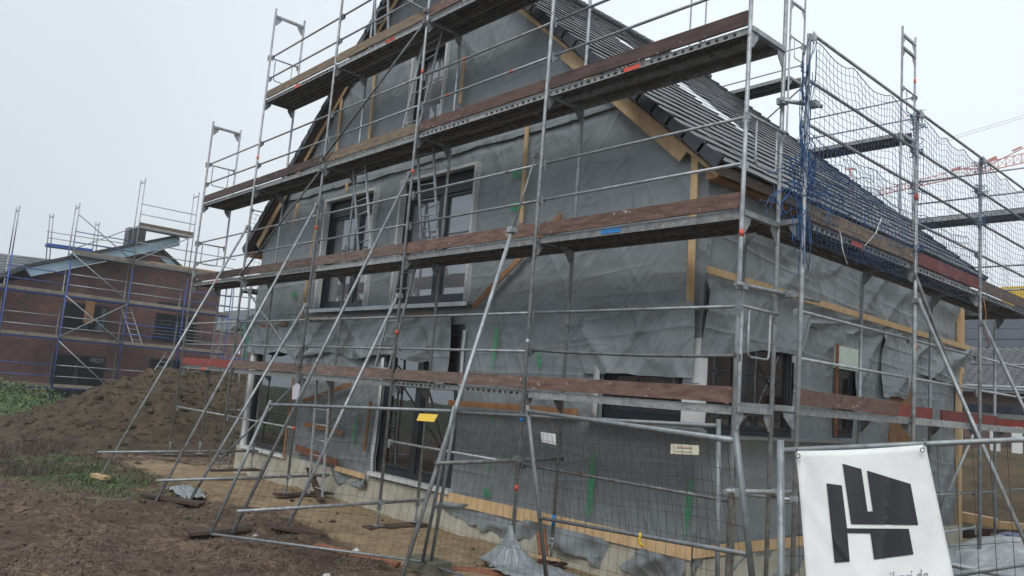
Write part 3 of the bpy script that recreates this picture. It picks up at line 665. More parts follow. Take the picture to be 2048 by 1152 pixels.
# ---- A: in front of the gable
A = Frame('x', 0.0); XA = [-15.18, -12.22, -9.12, -6.08, -3.06, 0.0]; IN = .71
SA = thing('scaffold', (-7.5, .35, -2.25), 'tall grey steel scaffold across the gable front with brown toe boards and raking props', 'scaffold')
topA = [6.1, 8.15, 10.1, 11.0, 10.1, 6.1]; gz = [-2.12, -2.1, -2.15, -2.2, -2.17, -2.2]
for i, s in enumerate(XA):
    standard(A, SA, s, 0, gz[i], topA[i]); standard(A, SA, s, IN, gz[i]+.02, topA[i]-.02)
    for L in range(1, int(topA[i]//2)+2):
        z = (L-1)*2.0
        if z < topA[i]: transom(A, SA, s, 0, IN, z)
levelsA = {1: (0, 5), 2: (0, 5), 3: (0, 5), 4: (1, 4), 5: (2, 4)}
tw = {(1, 0): 3, (1, 1): 4, (1, 2): 4, (1, 3): 4, (1, 4): 1, (2, 0): 0, (2, 1): 4, (2, 2): 4, (2, 3): 1, (2, 4): 1, (3, 0): 0, (3, 1): 0, (3, 2): 2, (3, 3): 1, (3, 4): 0, (4, 1): 2, (4, 2): 2, (4, 3): 1}
kindA = {(1, 0): 'holes', (1, 1): 's', (1, 2): 's', (1, 3): 'holes', (1, 4): 's', (2, 0): 'holes', (2, 1): 'holes', (2, 2): 's', (2, 3): 's', (2, 4): 's', (3, 0): 'holes', (3, 1): 's', (3, 2): 's', (3, 3): 'holes', (3, 4): 'holes', (4, 1): 'holes', (4, 2): 's', (4, 3): 's'}
marks = {(1, 0): (-14.0, .25), (2, 0): (-14.0, .3), (3, 4): (-1.75, .25), (4, 1): (-10.9, .25), (2, 4): (-1.95, .30, BLUEM), (4, 2): (-7.4, .3)}
for L, (a, c) in levelsA.items():
    for i in range(a, c):
        s0, s1 = XA[i], XA[i+1]; z = (L-1)*2.0
        deck(A, SA, s0, s1, z, kindA.get((L, i), 'holes'), mark=marks.get((L, i)), mm=DECKP if (L, i) in ((3, 4), (1, 0)) else DECKM)
        toe(A, SA, s0, s1, z, WOODS[tw.get((L, i), 2)])
        rail(A, SA, s0, s1, z+1.0)
        if (L, i) == (1, 4): rail(A, SA, s0, s1, z+.52, sag=.03, m=ZINCD, dz=-.02)
        else: rail(A, SA, s0, s1, z+.5)
for i in range(0, 5):
    if i in (3, 4): rail(A, SA, XA[i], XA[i+1], -.93, m=ZINCD if i == 4 else ZINC)
    if i in (0, 1): rail(A, SA, XA[i], XA[i+1], -1.0)
for z in (2.0, 4.0): end_guard(A, SA, XA[0]-.1, z, IN)
end_guard(A, SA, XA[1]-.1, 6.0, IN); end_guard(A, SA, XA[5]-.02, 0.0, IN); end_guard(A, SA, XA[5]-.02, 2.0, IN); end_guard(A, SA, XA[5]-.02, 4.0, IN)
# facade diagonals
yo = -.045
for p, q in [((XA[1], yo, 2.02), (XA[2], yo, 3.86)), ((XA[2], yo, 4.05), (XA[3], yo, 5.9)), ((XA[1], yo, 1.9), (XA[2], yo, .15)), ((XA[3], yo, 6.1), (XA[2]+.2, yo, 7.9))]:
    diag(SA, p, q, m=ZINCD)
diag(SA, (-3.13, -.05, 3.1), (-3.10, -.38, 2.0), r=.014, m=ZINCD)
# raking props, perpendicular to the facade
props = [(1, 3.08, -2.30, -2.33), (2, 3.2, -2.27, -2.28), (2, 1.27, -1.73, -2.3), (3, 3.32, -2.26, -2.2), (3, 1.33, -1.48, -2.2)]
for i, zt, yb, zb in props:
    x = XA[i]-.045
    B = MB(); B.tube((x, -.02, zt), (x, yb, zb), .0242, 10); coupler(B, (x+.02, -.01, zt), .045); B.build('raking_prop', ZINC, SA)
x = XA[4]-.045
B = MB(); B.tube((x, -.38, 2.0), (x, -1.59, -2.16), .0255, 10); coupler(B, (x, -.38, 2.02), .05); B.build('raking_prop', ZINC, SA, 'thick telescoping prop')
B = MB(); B.tube((XA[2]+.04, 0, -.1), (XA[2]+.04, -1.35, -1.6), .019, 8); B.build('raking_prop', ZINCD, SA)
for i, z, y0 in [(1, -1.78, -2.40), (2, -1.90, -2.32), (3, -1.90, -2.28), (4, -.92, -1.30)]:
    B = MB(); x = XA[i]+(.045 if i != 4 else -.0); B.tube((x, y0, z), (x, .80, z+.06), .0242, 10)
    for yy in (0, IN): coupler(B, (x-.02, yy, z+.05), .045)
    B.build('tie_tube', ZINC if i != 4 else ZINCD, SA)
B = MB(); B.tube((.05, -.18, -.82), (.05, 1.35, -.86), .026, 10); coupler(B, (.03, 0, -.83)); coupler(B, (.05, IN+.05, -.85)); B.build('tie_tube', ZINCL, SA, 'plaster spattered tube')
B = MB(); B.tube((.05, -.15, 1.20), (.05, 1.55, 1.26), .0242, 10); coupler(B, (.03, 0, 1.2)); coupler(B, (.1, .82, 1.23)); B.build('tie_tube', ZINC, SA)
B = MB(); B.tube((.02, .60, 3.35), (.28, 1.05, 3.36), .0242, 10); coupler(B, (.02, .66, 3.35)); coupler(B, (.24, .95, 3.36)); B.build('tie_tube', ZINC, SA)
for i, t, z in [(3, 0, 5.05), (3, 0, 3.35), (2, 0, 2.75), (4, 0, -1.22), (1, 0, 4.65), (0, 0, .8), (3, 0, .75), (5, 0, 1.75), (2, 0, -1.0)]: band(SA, A(XA[i], t, z))
band(SA, A(XA[4], 0, .62), m=ZINCL); band(SA, A(XA[4], 0, -.35), h=.10, m=BLUEM); band(SA, A(XA[4], IN, -1.65), h=.14, m=BLUEM)
for x0, z in ((-5.05, 5.0), (-5.4, 4.5), (-3.9, 4.5)):
    B = MB(); B.tube((x0, .045, z), (x0+.06, .045, z), .021, 8); B.build('marking_band', MARK, SA)

# ---- B: along the eave side
BX = .24; Bf = Frame('y', BX, -1); YBs = [.795, 3.767, 6.203, 9.2]
SB = thing('scaffold', (-.1, 5, -2.25), 'grey scaffold along the eave side with a netted guard fence on its upper deck', 'scaffold')
for i, s in enumerate(YBs):
    standard(Bf, SB, s, 0, -2.15, 4.12); standard(Bf, SB, s+.02, IN, -2.12, 2.06)
    for z in (.05, 2.05): transom(Bf, SB, s, 0, IN, z)
    if i < 3:
        s1 = YBs[i+1]
        deck(Bf, SB, s, s1, .05, 's'); deck(Bf, SB, s, s1, 2.05, 'holes', mark=(s+1.2, .3) if i == 0 else None)
        toe(Bf, SB, s, s1, 2.05, WOODS[[2, 3, 4][i]])
        if i: toe(Bf, SB, s+.3, s1, .05, WOODS[3], t=.66)
        for z in (1.05, .55): rail(Bf, SB, s, s1, z)
        for z in (2.62, 3.12, 3.62, 4.10): rail(Bf, SB, s, s1, z, t=-.045 if z > 4 else .03)
toe(Bf, SB, .80, 3.37, .05, WOODS[1], h=.16)
# outriggers of the protection deck
for y in YBs[1:]:
    B = MB(); B.tube((BX+.045, y, 1.56), (BX+.045+1.5, y, -2.0), .0242, 10); coupler(B, (BX+.02, y, 1.56)); B.build('raking_prop', ZINC, SB)
B = MB(); B.tube((BX+.02, 3.70, 1.90), (BX+.0, 6.1, -.2), .0235, 8); B.build('brace', ZINCD, SB)
B = MB(); B.tube((BX-.05, 6.10, -.10), (BX-.6, 6.05, -1.55), .022, 8); B.build('brace', ZINC, SB)
for y, z in ((3.767, 2.95), (3.767, .95)): band(SB, (BX, y, z), h=.09)
rail(Bf, SB, 3.767, 6.2, -.95, m=ZINCD); rail(Bf, SB, 6.2, 9.2, -.95, m=ZINCD); rail(Bf, SB, 3.767, 6.2, -1.45)
diag(SB, (BX, YBs[0], -.9), (BX-IN, YBs[0], -.93)); 

# ---- C: at the far gable, stepping up the roof
Cf = Frame('x', 11.0, -1); XC = [-8.4, -5.35, -2.62, .42]
SC = thing('scaffold', (-3, 10.7, -2.0), 'grey scaffold towers at the far gable with blue grey decks stepping up behind the roof', 'scaffold')
topC = [12.3, 12.3, 8.75, 4.5]
for i, s in enumerate(XC):
    standard(Cf, SC, s, 0, -1.9, topC[i]); standard(Cf, SC, s, IN, -1.9, topC[i])
    for z in (.3, 2.3, 4.3, 6.3, 8.3, 10.3, 12.2):
        if z < topC[i]+.05: transom(Cf, SC, s, 0, IN, z)
    if i == 2: transom(Cf, SC, s, 0, IN, 8.6)
SLATE = mat('blue grey deck', (.06, .075, .11), .6, .1, .3, 5)
for L, z, i in [(3, 4.3, 2), (4, 6.3, 1), (5, 8.3, 0), (2, 2.3, 2), (1, .3, 2)]:
    deck(Cf, SC, XC[i], XC[i+1], z, 's', mm=SLATE); rail(Cf, SC, XC[i], XC[i+1], z+1.0); rail(Cf, SC, XC[i], XC[i+1], z+.5); toe(Cf, SC, XC[i], XC[i+1], z, WOODS[2] if i == 0 else SLATE)
    end_guard(Cf, SC, XC[i+1], z, IN)
deck(Cf, SC, .42, 3.4, 4.3, 's', mm=SLATE); rail(Cf, SC, .42, 3.4, 5.3); rail(Cf, SC, .42, 3.4, 4.8); rail(Cf, SC, .42, 3.4, 3.0); standard(Cf, SC, 3.4, 0, -1.8, 6.0); standard(Cf, SC, 3.4, IN, -1.8, 6.0)
diag(SC, (XC[1]+.1, 11, 8.3), (XC[0]+.6, 11, 6.6)); band(SC, (XC[2], 11.0, 7.7), h=.1)
# ---- D: along the other eave side
Df = Frame('y', -14.98, 1); SD = thing('scaffold', (-14.7, 4, -2.3), 'narrow grey scaffold at the far left eave with netting', 'scaffold')
YD = [1.15, 4.2, 7.2]
for s in YD:
    standard(Df, SD, s, 0, -2.3, 4.1); standard(Df, SD, s, .6, -2.3, 2.05)
    for z in (0, 2.0): transom(Df, SD, s, 0, .6, z)
for s0, s1 in zip(YD[:-1], YD[1:]):
    for z in (0, 2.0): deck(Df, SD, s0, s1, z, 's', t1=.56)
    for z in (-1.0, .5, 1.0, 2.55, 3.05, 4.05): rail(Df, SD, s0, s1, z)

# ================================================================== NETS
def net(name, s0, s1, zt, zb, X, m, label, cell=.09, thick=.003, seed=0, sagk=.18, parent=None):
    rnd = random.Random(seed); B = MB(); n = int((s1-s0)/cell); k = int((zt-zb)/cell)
    ss = np.linspace(s0, s1, n+1); zz = np.linspace(0, 1, k+1)
    S, Zt = np.meshgrid(ss, zz, indexing='ij'); u = (S-s0)/(s1-s0)
    hang = sagk*(.15+.85*sstep(0, .3, u))*np.abs(np.sin(u*math.pi*3.0))**.8*(1-.75*Zt)+.12*(fbm(S*1.5, Zt*2, seed)-.5)
    Z = zt-.05-hang-(zt-zb)*Zt; Yp = S+.05*np.sin(Zt*9+S*3)+.05*(fbm(S*3, Zt*4, seed+3)-.5)-.05*np.sin(Zt*math.pi)*np.cos(u*math.pi)
    Xp = X+.06*(fbm(S*2, Zt*3, seed+5)-.5)+.12*np.sin(Zt*math.pi)*(fbm(S, Zt, seed+7)-.3)
    G = np.stack([Xp, Yp, Z], -1)
    for i in range(n+1): B.path(G[i].tolist(), thick, 3, cap=False)
    for j in range(k+1): B.path(G[:, j].tolist(), thick if j else thick*1.8, 3, cap=False)
    o = B.build(name, m, parent, None)
    if parent is None: tag(o, label, 'safety net')
    return o
SN = thing('safety_net', (.32, 5, 2.0), 'blue knotted safety net on the eave side scaffold, bunched at its first post', 'safety net')
net('net_panel', .86, 3.72, 4.09, 1.95, BX+.06, ROPEG, '', seed=1, parent=SN, sagk=.11)
net('net_panel', 3.80, 6.16, 4.09, 1.95, BX+.06, ROPEG, '', seed=2, parent=SN, sagk=.11)
net('net_panel', 6.25, 9.15, 4.09, 1.95, BX+.06, ROPEG, '', seed=3, parent=SN, sagk=.11)
net('net_panel', .80, 3.4, 3.1, 1.9, BX-.02, ROPE, '', seed=5, parent=SN, sagk=.1, cell=.09)
net('net_panel', 1.0, 6.0, 2.9, 1.9, BX-.10, ROPE, '', seed=6, parent=SN, sagk=.1, cell=.10)
rnd = random.Random(11); B = MB()
for k in range(55):                 # bunched meshes around the first post
    a = rnd.uniform(0, 6.28); z = rnd.uniform(2.0, 4.1); pts = []; dirn = rnd.uniform(-1, 1)
    r0 = .035+(.05 if z > 3 else .08)*rnd.random()
    for i in range(9):
        a += rnd.uniform(.2, .7)*dirn; pts.append((BX+r0*math.cos(a), .795+r0*math.sin(a), z-.07*i*rnd.uniform(.6, 1.2)))
    B.path(pts, .0055, 3, cap=False)
for k in range(75):                # loops fallen over the deck edge
    x0, y0, z0 = BX+rnd.uniform(-.2, .08), .45+rnd.random()**1.6*1.9, 2.42+rnd.uniform(-.25, .35); pts = []; d = Vector((rnd.uniform(-.4, .5), rnd.uniform(-1, .8), rnd.uniform(-.3, .4)))
    p = Vector((x0, y0, z0))
    for i in range(7):
        pts.append(tuple(p)); d += Vector((rnd.uniform(-.6, .6), rnd.uniform(-.8, .8), rnd.uniform(-.5, .2))); p = p+d.normalized()*.06; p.x = min(max(p.x, BX-.3), BX+.2)
    B.path(pts, .005, 4, cap=False)
for y in (3.767, 6.203):
    for k in range(26):
        a = rnd.uniform(0, 6.28); z = rnd.choice((4.0, 3.6, 3.1, 2.3))+rnd.uniform(-.1, .12); pts = []
        for i in range(8):
            a += rnd.uniform(.3, .9); r0 = rnd.uniform(.035, .13); pts.append((BX+r0*math.cos(a), y+r0*math.sin(a), z+rnd.uniform(-.05, .05)))
        B.path(pts, .0045, 3, cap=False)
B.build('bunched_net', ROPE, SN)
B = MB()
for pts in ([(BX+.03, 2.2, 2.0), (BX+.05, 2.45, 2.2), (BX+.05, 2.6, 2.42), (BX+.02, 3.1, 2.38), (BX+.02, 3.2, 2.36)], [(BX+.04, 1.55, 2.05), (BX+.05, 1.6, 1.85), (BX+.05, 1.72, 1.7)]): B.path(pts, .007, 5)
B.build('loose_cord', WHITE, SN)
net('safety_net', 1.2, 4.1, 4.0, 2.05, -14.9, ROPEG, 'thin safety net on the scaffold left of the gable seen against the sky', seed=9, cell=.12, thick=.004)

# ================================================================== LADDERS
def ladder(p, q, w_, wd, label, m=ZINCL, r=.016, grp='ladders between the scaffold decks'):
    T = thing('ladder', p, label, 'ladder', grp); p = Vector(p); q = Vector(q); wd = Vector(wd).normalized()*w_/2; L = (q-p).length
    for s in (-1, 1):
        B = MB(); B.beam(p+wd*s, q+wd*s, r*1.6, r*2.6, up=wd); B.build('rail', m, T)
    B = MB(); n = int(L/.28)
    for i in range(1, n+1):
        c = p+(q-p)*(i*.28-.1)/L; B = MB(); B.tube(c-wd, c+wd, .012, 6); B.build('rung', m, T)
    return T
ladder((-7.85, .38, 2.02), (-8.55, .38, 4.25), .42, (1, 0, .1), 'aluminium ladder in front of the left upper window, between the second and third decks')
ladder((-7.1, .42, .02), (-6.45, .42, 2.25), .42, (1, 0, 0), 'aluminium ladder below the wide upper window, rising to the second deck')
ladder((-6.95, .40, 4.02), (-6.4, .40, 6.2), .52, (1, 0, .1), 'aluminium ladder in front of the narrow attic window')
ladder((-8.1, .40, 6.02), (-8.5, .40, 8.2), .45, (1, 0, .0), 'aluminium ladder at the top of the picture beside the left verge')
ladder((-8.78, .40, -2.2), (-8.95, .40, .1), .50, (1, 0, 0), 'ladder standing on the sand, reaching the lowest deck')
ladder((-6.0, .45, 2.02), (-6.5, .45, 4.2), .40, (1, .1, 0), 'ladder with dark rungs in front of the wide upper window', m=ZINC)

# ================================================================== FENCES
def fence(tl, tr, bl, br, label, legs=None, mesh=True, top=.021, post=.021, low=True, grp='mesh site fence panels', nh=9, zlow=0., brk=.1, wm=WIRE, ext=0):
    T = thing('mesh_fence', tuple((np.array(bl)+np.array(br))/2), label, 'fence', grp)
    tl, tr, bl, br = map(np.array, (tl, tr, bl, br))
    for a, c in ((tl, bl), (tr, br)):
        B = MB(); d = (a-c)/np.linalg.norm(a-c); B.tube(c-d*ext, a+d*.06, post, 10); B.build('post', FENCE, T)
    B = MB(); B.tube(tl, tr, top, 8); B.build('rail', FENCE, T)
    l2 = bl+(tl-bl)*zlow; r2 = br+(tr-br)*zlow
    B = MB(); B.tube(l2, r2, .0165, 8); B.build('rail', FENCE, T)
    if mesh:
        W = MB(); L = np.linalg.norm(tr-tl); n = int(L/brk)
        def bil(u, v): return (l2*(1-u)+r2*u)*(1-v)+(tl*(1-u)+tr*u)*v
        for i in range(1, n):
            u = i/n; W.path([bil(u, v)+np.array([0, 0, 0]) for v in (0, .33, .66, 1)], .0019, 4, cap=False)
            c = bil(u, 1); W.tube(c+np.array([0, -.0, -.023]), c+np.array([0, -.0, .023]), .0245, 5) if False else None
        for j in range(1, nh):
            v = j/nh; W.path([bil(u, v)+np.array([0, 0, .012*math.sin(u*9+j)]) for u in np.linspace(0, 1, 9)], .0018, 4, cap=False)
        W.build('mesh_wires', wm, T)
    return T
f1 = dict(tl=on(1, -2.35, 540, 813), tr=np.array([-3.09, -1.10, -.28]), bl=np.array([-5.95, -2.62, -2.17]), br=np.array([-3.63, -.98, -2.2]))
def proj_at(px, py, dist): d = ray(px, py); return CAM+d/np.linalg.norm(d)*dist
fence(proj_at(538, 809, 11.0), proj_at(906, 822, 9.5), on(2, -2.08, 422, 1068), on(2, -2.1, 845, 1123), 'slanting mesh fence panel at the left, leaning back against the raking props', nh=8)
fence(on(1, -1.0, 912, 825), on(1, -.85, 1437, 852), on(1, -1.0, 861, 1130), np.array([.47, -.85, -2.15]), 'mesh fence panel in the middle, upright in front of the grey wall', nh=8)
tl3 = on(1, -1.4, 1056, 822); tr3 = on(1, -2.5, 1473, 882)
fence(tl3, tr3, on(1, -1.0, 1098, 1205), on(1, -2.25, 1520, 1290), 'mesh fence panel with a slanting lower rail next to the banner', nh=4, zlow=.44, top=.020, ext=.1)
tl4 = proj_at(1556, 900, 4.95); tr4 = tl4+np.array([.664, .747, .06])*3.3
q4 = on(2, tr4[2], 0, 0)
def at_fwd(px, py, F): return CAM+ray(px, py)*F
F4 = 4.62
tl4 = at_fwd(1561, 901, F4); pr = at_fwd(2048, 879, F4); dd = (pr-tl4)/np.linalg.norm(pr-tl4); tr4 = tl4+dd*3.45
bl4 = at_fwd(1566, 1560, F4-.35); br4 = bl4+(tr4-tl4)
fence(tl4, tr4, bl4, br4, 'near mesh fence panel at the right that carries the white banner', nh=6, grp='mesh site fence panels', top=.0165)
# second parallel low rails seen right of the banner
T = thing('mesh_fence', tuple(at_fwd(1960, 1400, 5.6)), 'fence panel lying low beyond the banner, only its bars showing', 'fence', 'mesh site fence panels')
B = MB(); B.tube(at_fwd(1905, 1150, 5.0), at_fwd(2080, 1122, 5.0), .019, 8); B.tube(at_fwd(1880, 1125, 5.6), at_fwd(2080, 1165, 5.6), .019, 8); B.build('rail', FENCE, T)
b = MB(); c = on(2, -2.2, 850, 1132); b.box(c[0]-.2, c[0]+.35, c[1]-.12, c[1]+.14, -2.26, -2.10); tag(recenter(b.build('concrete_block', mat('concrete foot', (.12, .12, .09), .9, 0, .3, 10, .4, 40))), 'mossy concrete foot block under the fence joint', 'fence foot')
b = MB(); p1 = at_fwd(1480, 868, 5.55); 
# ================================================================== BANNER
F4b = F4-.05
def bq(px, py, o=0): return at_fwd(px, py, F4b-.24*(py-890)/260-o)
ban = thing('banner', tuple(at_fwd(1740, 1150, F4b)), 'white banner with a black geometric emblem, tied to the near fence rail', 'banner')
TLb, TRb, BLb, BRb = (1590, 902), (1851, 889), (1620, 1330), (1925, 1330)
def bpx(u, v):
    l = (1590+18*min(v*1.72, 1.3)*1.0, 902+430*v); r = (1851+55*v*1.72, 889+441*v)
    lx = 1590+22*(v*1.72)**.8; x = lx*(1-u)+r[0]*u; y = l[1]*(1-u)+r[1]*u
    return x, y+3.0*math.sin(u*math.pi)*(1-v)
B = MB(); NU, NV = 30, 34; Pg = np.zeros((NU+1, NV+1, 3))
def bdisp(u, v): return .018*math.sin(u*3.1+v*2)+.02*math.exp(-((u-.12-v*.35)/.06)**2)*math.exp(-v*3)+.015*math.exp(-((u-.86+v*.2)/.05)**2)*math.exp(-v*3)+.006*math.sin(u*14+v*5)*math.exp(-v*2)+.014*float(ridge(u*2.2+v*.8, v*2.1, 301))**4+.010*float(ridge(u*3.2-v*2.8, v*2.1, 303))**4
for i in range(NU+1):
    for j in range(NV+1):
        u, v = i/NU, j/NV; x, y = bpx(u, v); Pg[i, j] = bq(x, y, bdisp(u, v))
B.grid(Pg); BANM = mat('white banner fabric', (.60, .61, .61), .5, 0, .06, 5, .08, 6, col2=(.68, .70, .705)); spots(BANM, (.42, .38, .33), 7, .70, .05, 6); B.build('cloth', BANM, ban, solid=.002)
def uvof(px, py):     # invert by search along the cloth
    u, v = .5, .3
    for _ in range(30):
        x, y = bpx(u, v); u += (px-x)/290; v += (py-y)/435
    return u, max(v, 0)
EMB = mat('black banner print', (.012, .013, .018), .55, 0, .1)
def emblem(poly):
    # triangulated fan over a grid clipped polygon
    import bmesh
    me = bpy.data.meshes.new('emblem'); bm = bmesh.new()
    vs = [bm.verts.new((p[0], p[1], 0)) for p in poly]; bm.faces.new(vs); bm.normal_update()
    bmesh.ops.triangulate(bm, faces=bm.faces[:])
    for _ in range(3): bmesh.ops.subdivide_edges(bm, edges=bm.edges[:], cuts=1); bmesh.ops.triangulate(bm, faces=bm.faces[:])
    lo = Vector(ban.location)
    for v in bm.verts:
        px, py = v.co.x, v.co.y; u, vv = uvof(px, py); v.co = Vector(bq(px, py, bdisp(u, vv)+.006))-lo
    bm.to_mesh(me); bm.free(); me.materials.append(EMB); o = bpy.data.objects.new('emblem', me); COL.objects.link(o); o.parent = ban
def bp_(q): return [(1580+x*300/1271, 880+y*300/1271) for x, y in q]
emblem(bp_([(445, 200), (605, 245), (658, 605), (702, 605), (652, 258), (1022, 372), (1087, 720), (518, 712)]))
emblem(bp_([(310, 367), (440, 384), (484, 748), (1007, 752), (1047, 968), (712, 1012), (682, 790), (487, 788), (507, 1028), (378, 1040)]))
fc = bpy.data.curves.new('web_address', 'FONT'); fc.body = 'ikeri.de'; fc.size = 1; fo = bpy.data.objects.new('tmp', fc); COL.objects.link(fo)
dg = bpy.context.evaluated_depsgraph_get(); tm = bpy.data.meshes.new_from_object(fo.evaluated_get(dg)); bpy.data.objects.remove(fo)
wx = max(v.co.x for v in tm.vertices); lo = Vector(ban.location)
for v in tm.vertices:
    px = 1779+v.co.x/wx*78; py = 1170-v.co.x/wx*7-v.co.y*39; u, vv = uvof(px, py); v.co = Vector(bq(px, py, bdisp(u, vv)+.006))-lo
tm.materials.append(mat('grey print', (.22, .23, .26), .6)); o = bpy.data.objects.new('lettering', tm); COL.objects.link(o); o.parent = ban
B = MB()
for (px, py) in ((1592, 905), (1849, 892)): B.path([bq(px, py, .02), bq(px+2, py-8, .05), bq(px-1, py-14, 0), bq(px+3, py-3, -.03)], .004, 5)
B.build('ties', ZINCD, ban)
for (px, py) in ((1596, 912), (1845, 900)):
    B = MB(); k = [bq(px+4.2*math.cos(a), py+4.2*math.sin(a), .045) for a in np.linspace(0, 2*math.pi, 13)]; B.path(k, .0035, 5, cap=False); B.build('eyelet', ZINCD, ban)
# ================================================================== SIGNS
YEL = mat('yellow sign plastic', (.75, .50, .02), .5, 0, .05)
def signq(name, pts, m, label, cat, th=.003):
    B = MB(); B.add(pts, [(0, 1, 2, 3)]); o = B.build(name, m, None, solid=th); recenter(o); tag(o, label, cat); return o
D = 9.3
signq('sign', [proj_at(839, 827, D), proj_at(876, 829, D-.05), proj_at(868, 844, D-.1), proj_at(833, 841, D-.05)], YEL, 'blank yellow sign plate hanging on the fence in front of the terrace door', 'sign')
D = 8.05
signq('sign', [proj_at(1081, 863.5, D), proj_at(1111, 868, D-.05), proj_at(1112.5, 890, D-.1), proj_at(1084, 884, D-.05)], mat('white paper', (.55, .55, .56), .7, 0, .05), 'small white paper sheet clipped to the fence mesh', 'paper sign')
CRM = mat('cream sign board', (.60, .58, .46), .6, 0, .05, 8)
T = thing('sign', tuple(proj_at(1370, 900, 6.3)), 'cream company plate with red lettering on the fence near the corner', 'sign')
def q63(px, py, o=0): return proj_at(px, py, 6.35-(px-1341)*.004-o)
B = MB(); B.add([q63(1342, 887.5), q63(1398.5, 891), q63(1397, 910), q63(1341, 907.5)], [(0, 1, 2, 3)]); B.build('plate', CRM, T, solid=.003)
B = MB()
for (x0, x1, y) in ((1352, 1385, 895.9), (1352, 1384, 902.8)):
    B.path([q63(x0, y, .006), q63(x1, y+1.2+(x1-x0)*.02, .006)], .0014, 4)
B.build('printed_lines', HOLE, T)
fc = bpy.data.curves.new('sign_text', 'FONT'); fc.body = 'Geprenina'; fc.size = 1; fc.shear = .3; fo = bpy.data.objects.new('tmp', fc); COL.objects.link(fo)
dg = bpy.context.evaluated_depsgraph_get(); tm = bpy.data.meshes.new_from_object(fo.evaluated_get(dg)); bpy.data.objects.remove(fo)
wx = max(v.co.x for v in tm.vertices); lo = T.location
for v in tm.vertices: v.co = Vector(q63(1353+v.co.x/wx*31, 895.2+v.co.x/wx*1.4-v.co.y*6.5, .006))-lo
tm.materials.append(mat('red print', (.45, .05, .07), .6)); o = bpy.data.objects.new('lettering', tm); COL.objects.link(o); o.parent = T
B = MB(); B.add([proj_at(x, y, 12.6) for x, y in ((594, 766), (598, 768), (600.5, 771), (597, 793), (593, 799), (584, 798.5), (584, 795), (585, 773))], [tuple(range(8))])
tag(recenter(B.build('sign', mat('white plastic tag', (.62, .60, .70), .5, 0, .05), None, solid=.004)), 'white scaffold inspection tag hanging on a post by the corner window', 'tag')

# ================================================================== DIRT PILE
def mound_h(x, y):
    u = (x+23.2); v = (y-5.2)
    a = np.exp(-((u/4.2)**2)**1.25)*np.exp(-((v/5.6)**2)**1.25)
    n = (fbm(x*.5, y*.5, 81, 4)-.45)*.6+(fbm(x*1.6, y*1.6, 83, 4)-.45)*.6+(fbm(x*4, y*4, 85, 3)-.42)*.42+.16*ridge(x*1.3, y*1.3, 88)**2
    return 2.3*a+n*np.minimum(a*2.2, 1)*.8
xs = np.arange(-31, -15.5, .12); ys = np.arange(-6, 16, .12); X, Y = np.meshgrid(xs, ys, indexing='ij'); H = mound_h(X, Y)
Z = ground_z(X, Y)-.10+H*1.04
b = MB(); M = (H[:-1, :-1] > .03); b.grid(np.stack([X, Y, Z], -1), M)
CLAY = mat('brown clay', (.042, .033, .022), .95, 0, .3, 2.2, .8, 12, col2=(.105, .080, .054), spec=.2, detail=9)
pile = b.build('dirt_pile', CLAY); recenter(pile); tag(pile, 'large heap of dug brown clay behind the left end of the scaffold', 'dirt pile')
# clods
rnd = random.Random(5)
def clod(B, c, r):
    vs = []; n1, n2 = 5, 6
    for i in range(1, n1):
        for j in range(n2):
            th = math.pi*i/n1; ph = 2*math.pi*j/n2; k = r*rnd.uniform(.65, 1.15); vs.append((c[0]+k*math.sin(th)*math.cos(ph), c[1]+k*math.sin(th)*math.sin(ph), c[2]+k*.7*math.cos(th)))
    vs += [(c[0], c[1], c[2]+r*.7), (c[0], c[1], c[2]-r*.7)]; f = []
    for i in range(n1-2):
        for j in range(n2): f.append((i*n2+j, (i+1)*n2+j, (i+1)*n2+(j+1) % n2, i*n2+(j+1) % n2))
    t = len(vs)-2; 
    for j in range(n2): f.append((t, j, (j+1) % n2)); f.append((t+1, (n1-2)*n2+(j+1) % n2, (n1-2)*n2+j))
    B.add(vs, f)
B = MB()
for k in range(5500):
    x = rnd.gauss(-21, 2.8); y = rnd.gauss(3, 4.5)
    if not (-28 < x < -14.8 and -5 < y < 12): continue
    h = float(mound_h(x, y)); zz = float(ground_z(x, y))-.10+max(h, .1)*1.04; clod(B, (x, y, zz-.02), rnd.uniform(.02, .07)*(1 if rnd.random() < .93 else 2.6))
o = B.build('clods', CLAY, None); tag(o, 'lumps of clay scattered over and around the dirt heap', 'clods', kind='stuff')
B = MB()
for k in range(2200):
    x = rnd.uniform(-13, 3.5); y = rnd.uniform(-6.5, .9)
    if y > -1.1 and rnd.random() < .85: continue
    r_ = rnd.uniform(.008, .035)*(1 if rnd.random() > .04 else 2); clod(B, (x, y, float(ground_z(x, y))+r_*.3), r_)
tag(B.build('small_stones', mat('small soil lumps', (.05, .038, .03), .95, 0, .4, 20, .5, 40, col2=(.16, .12, .085))), 'small lumps of soil and gravel lying over the foreground', 'soil lumps', kind='stuff')
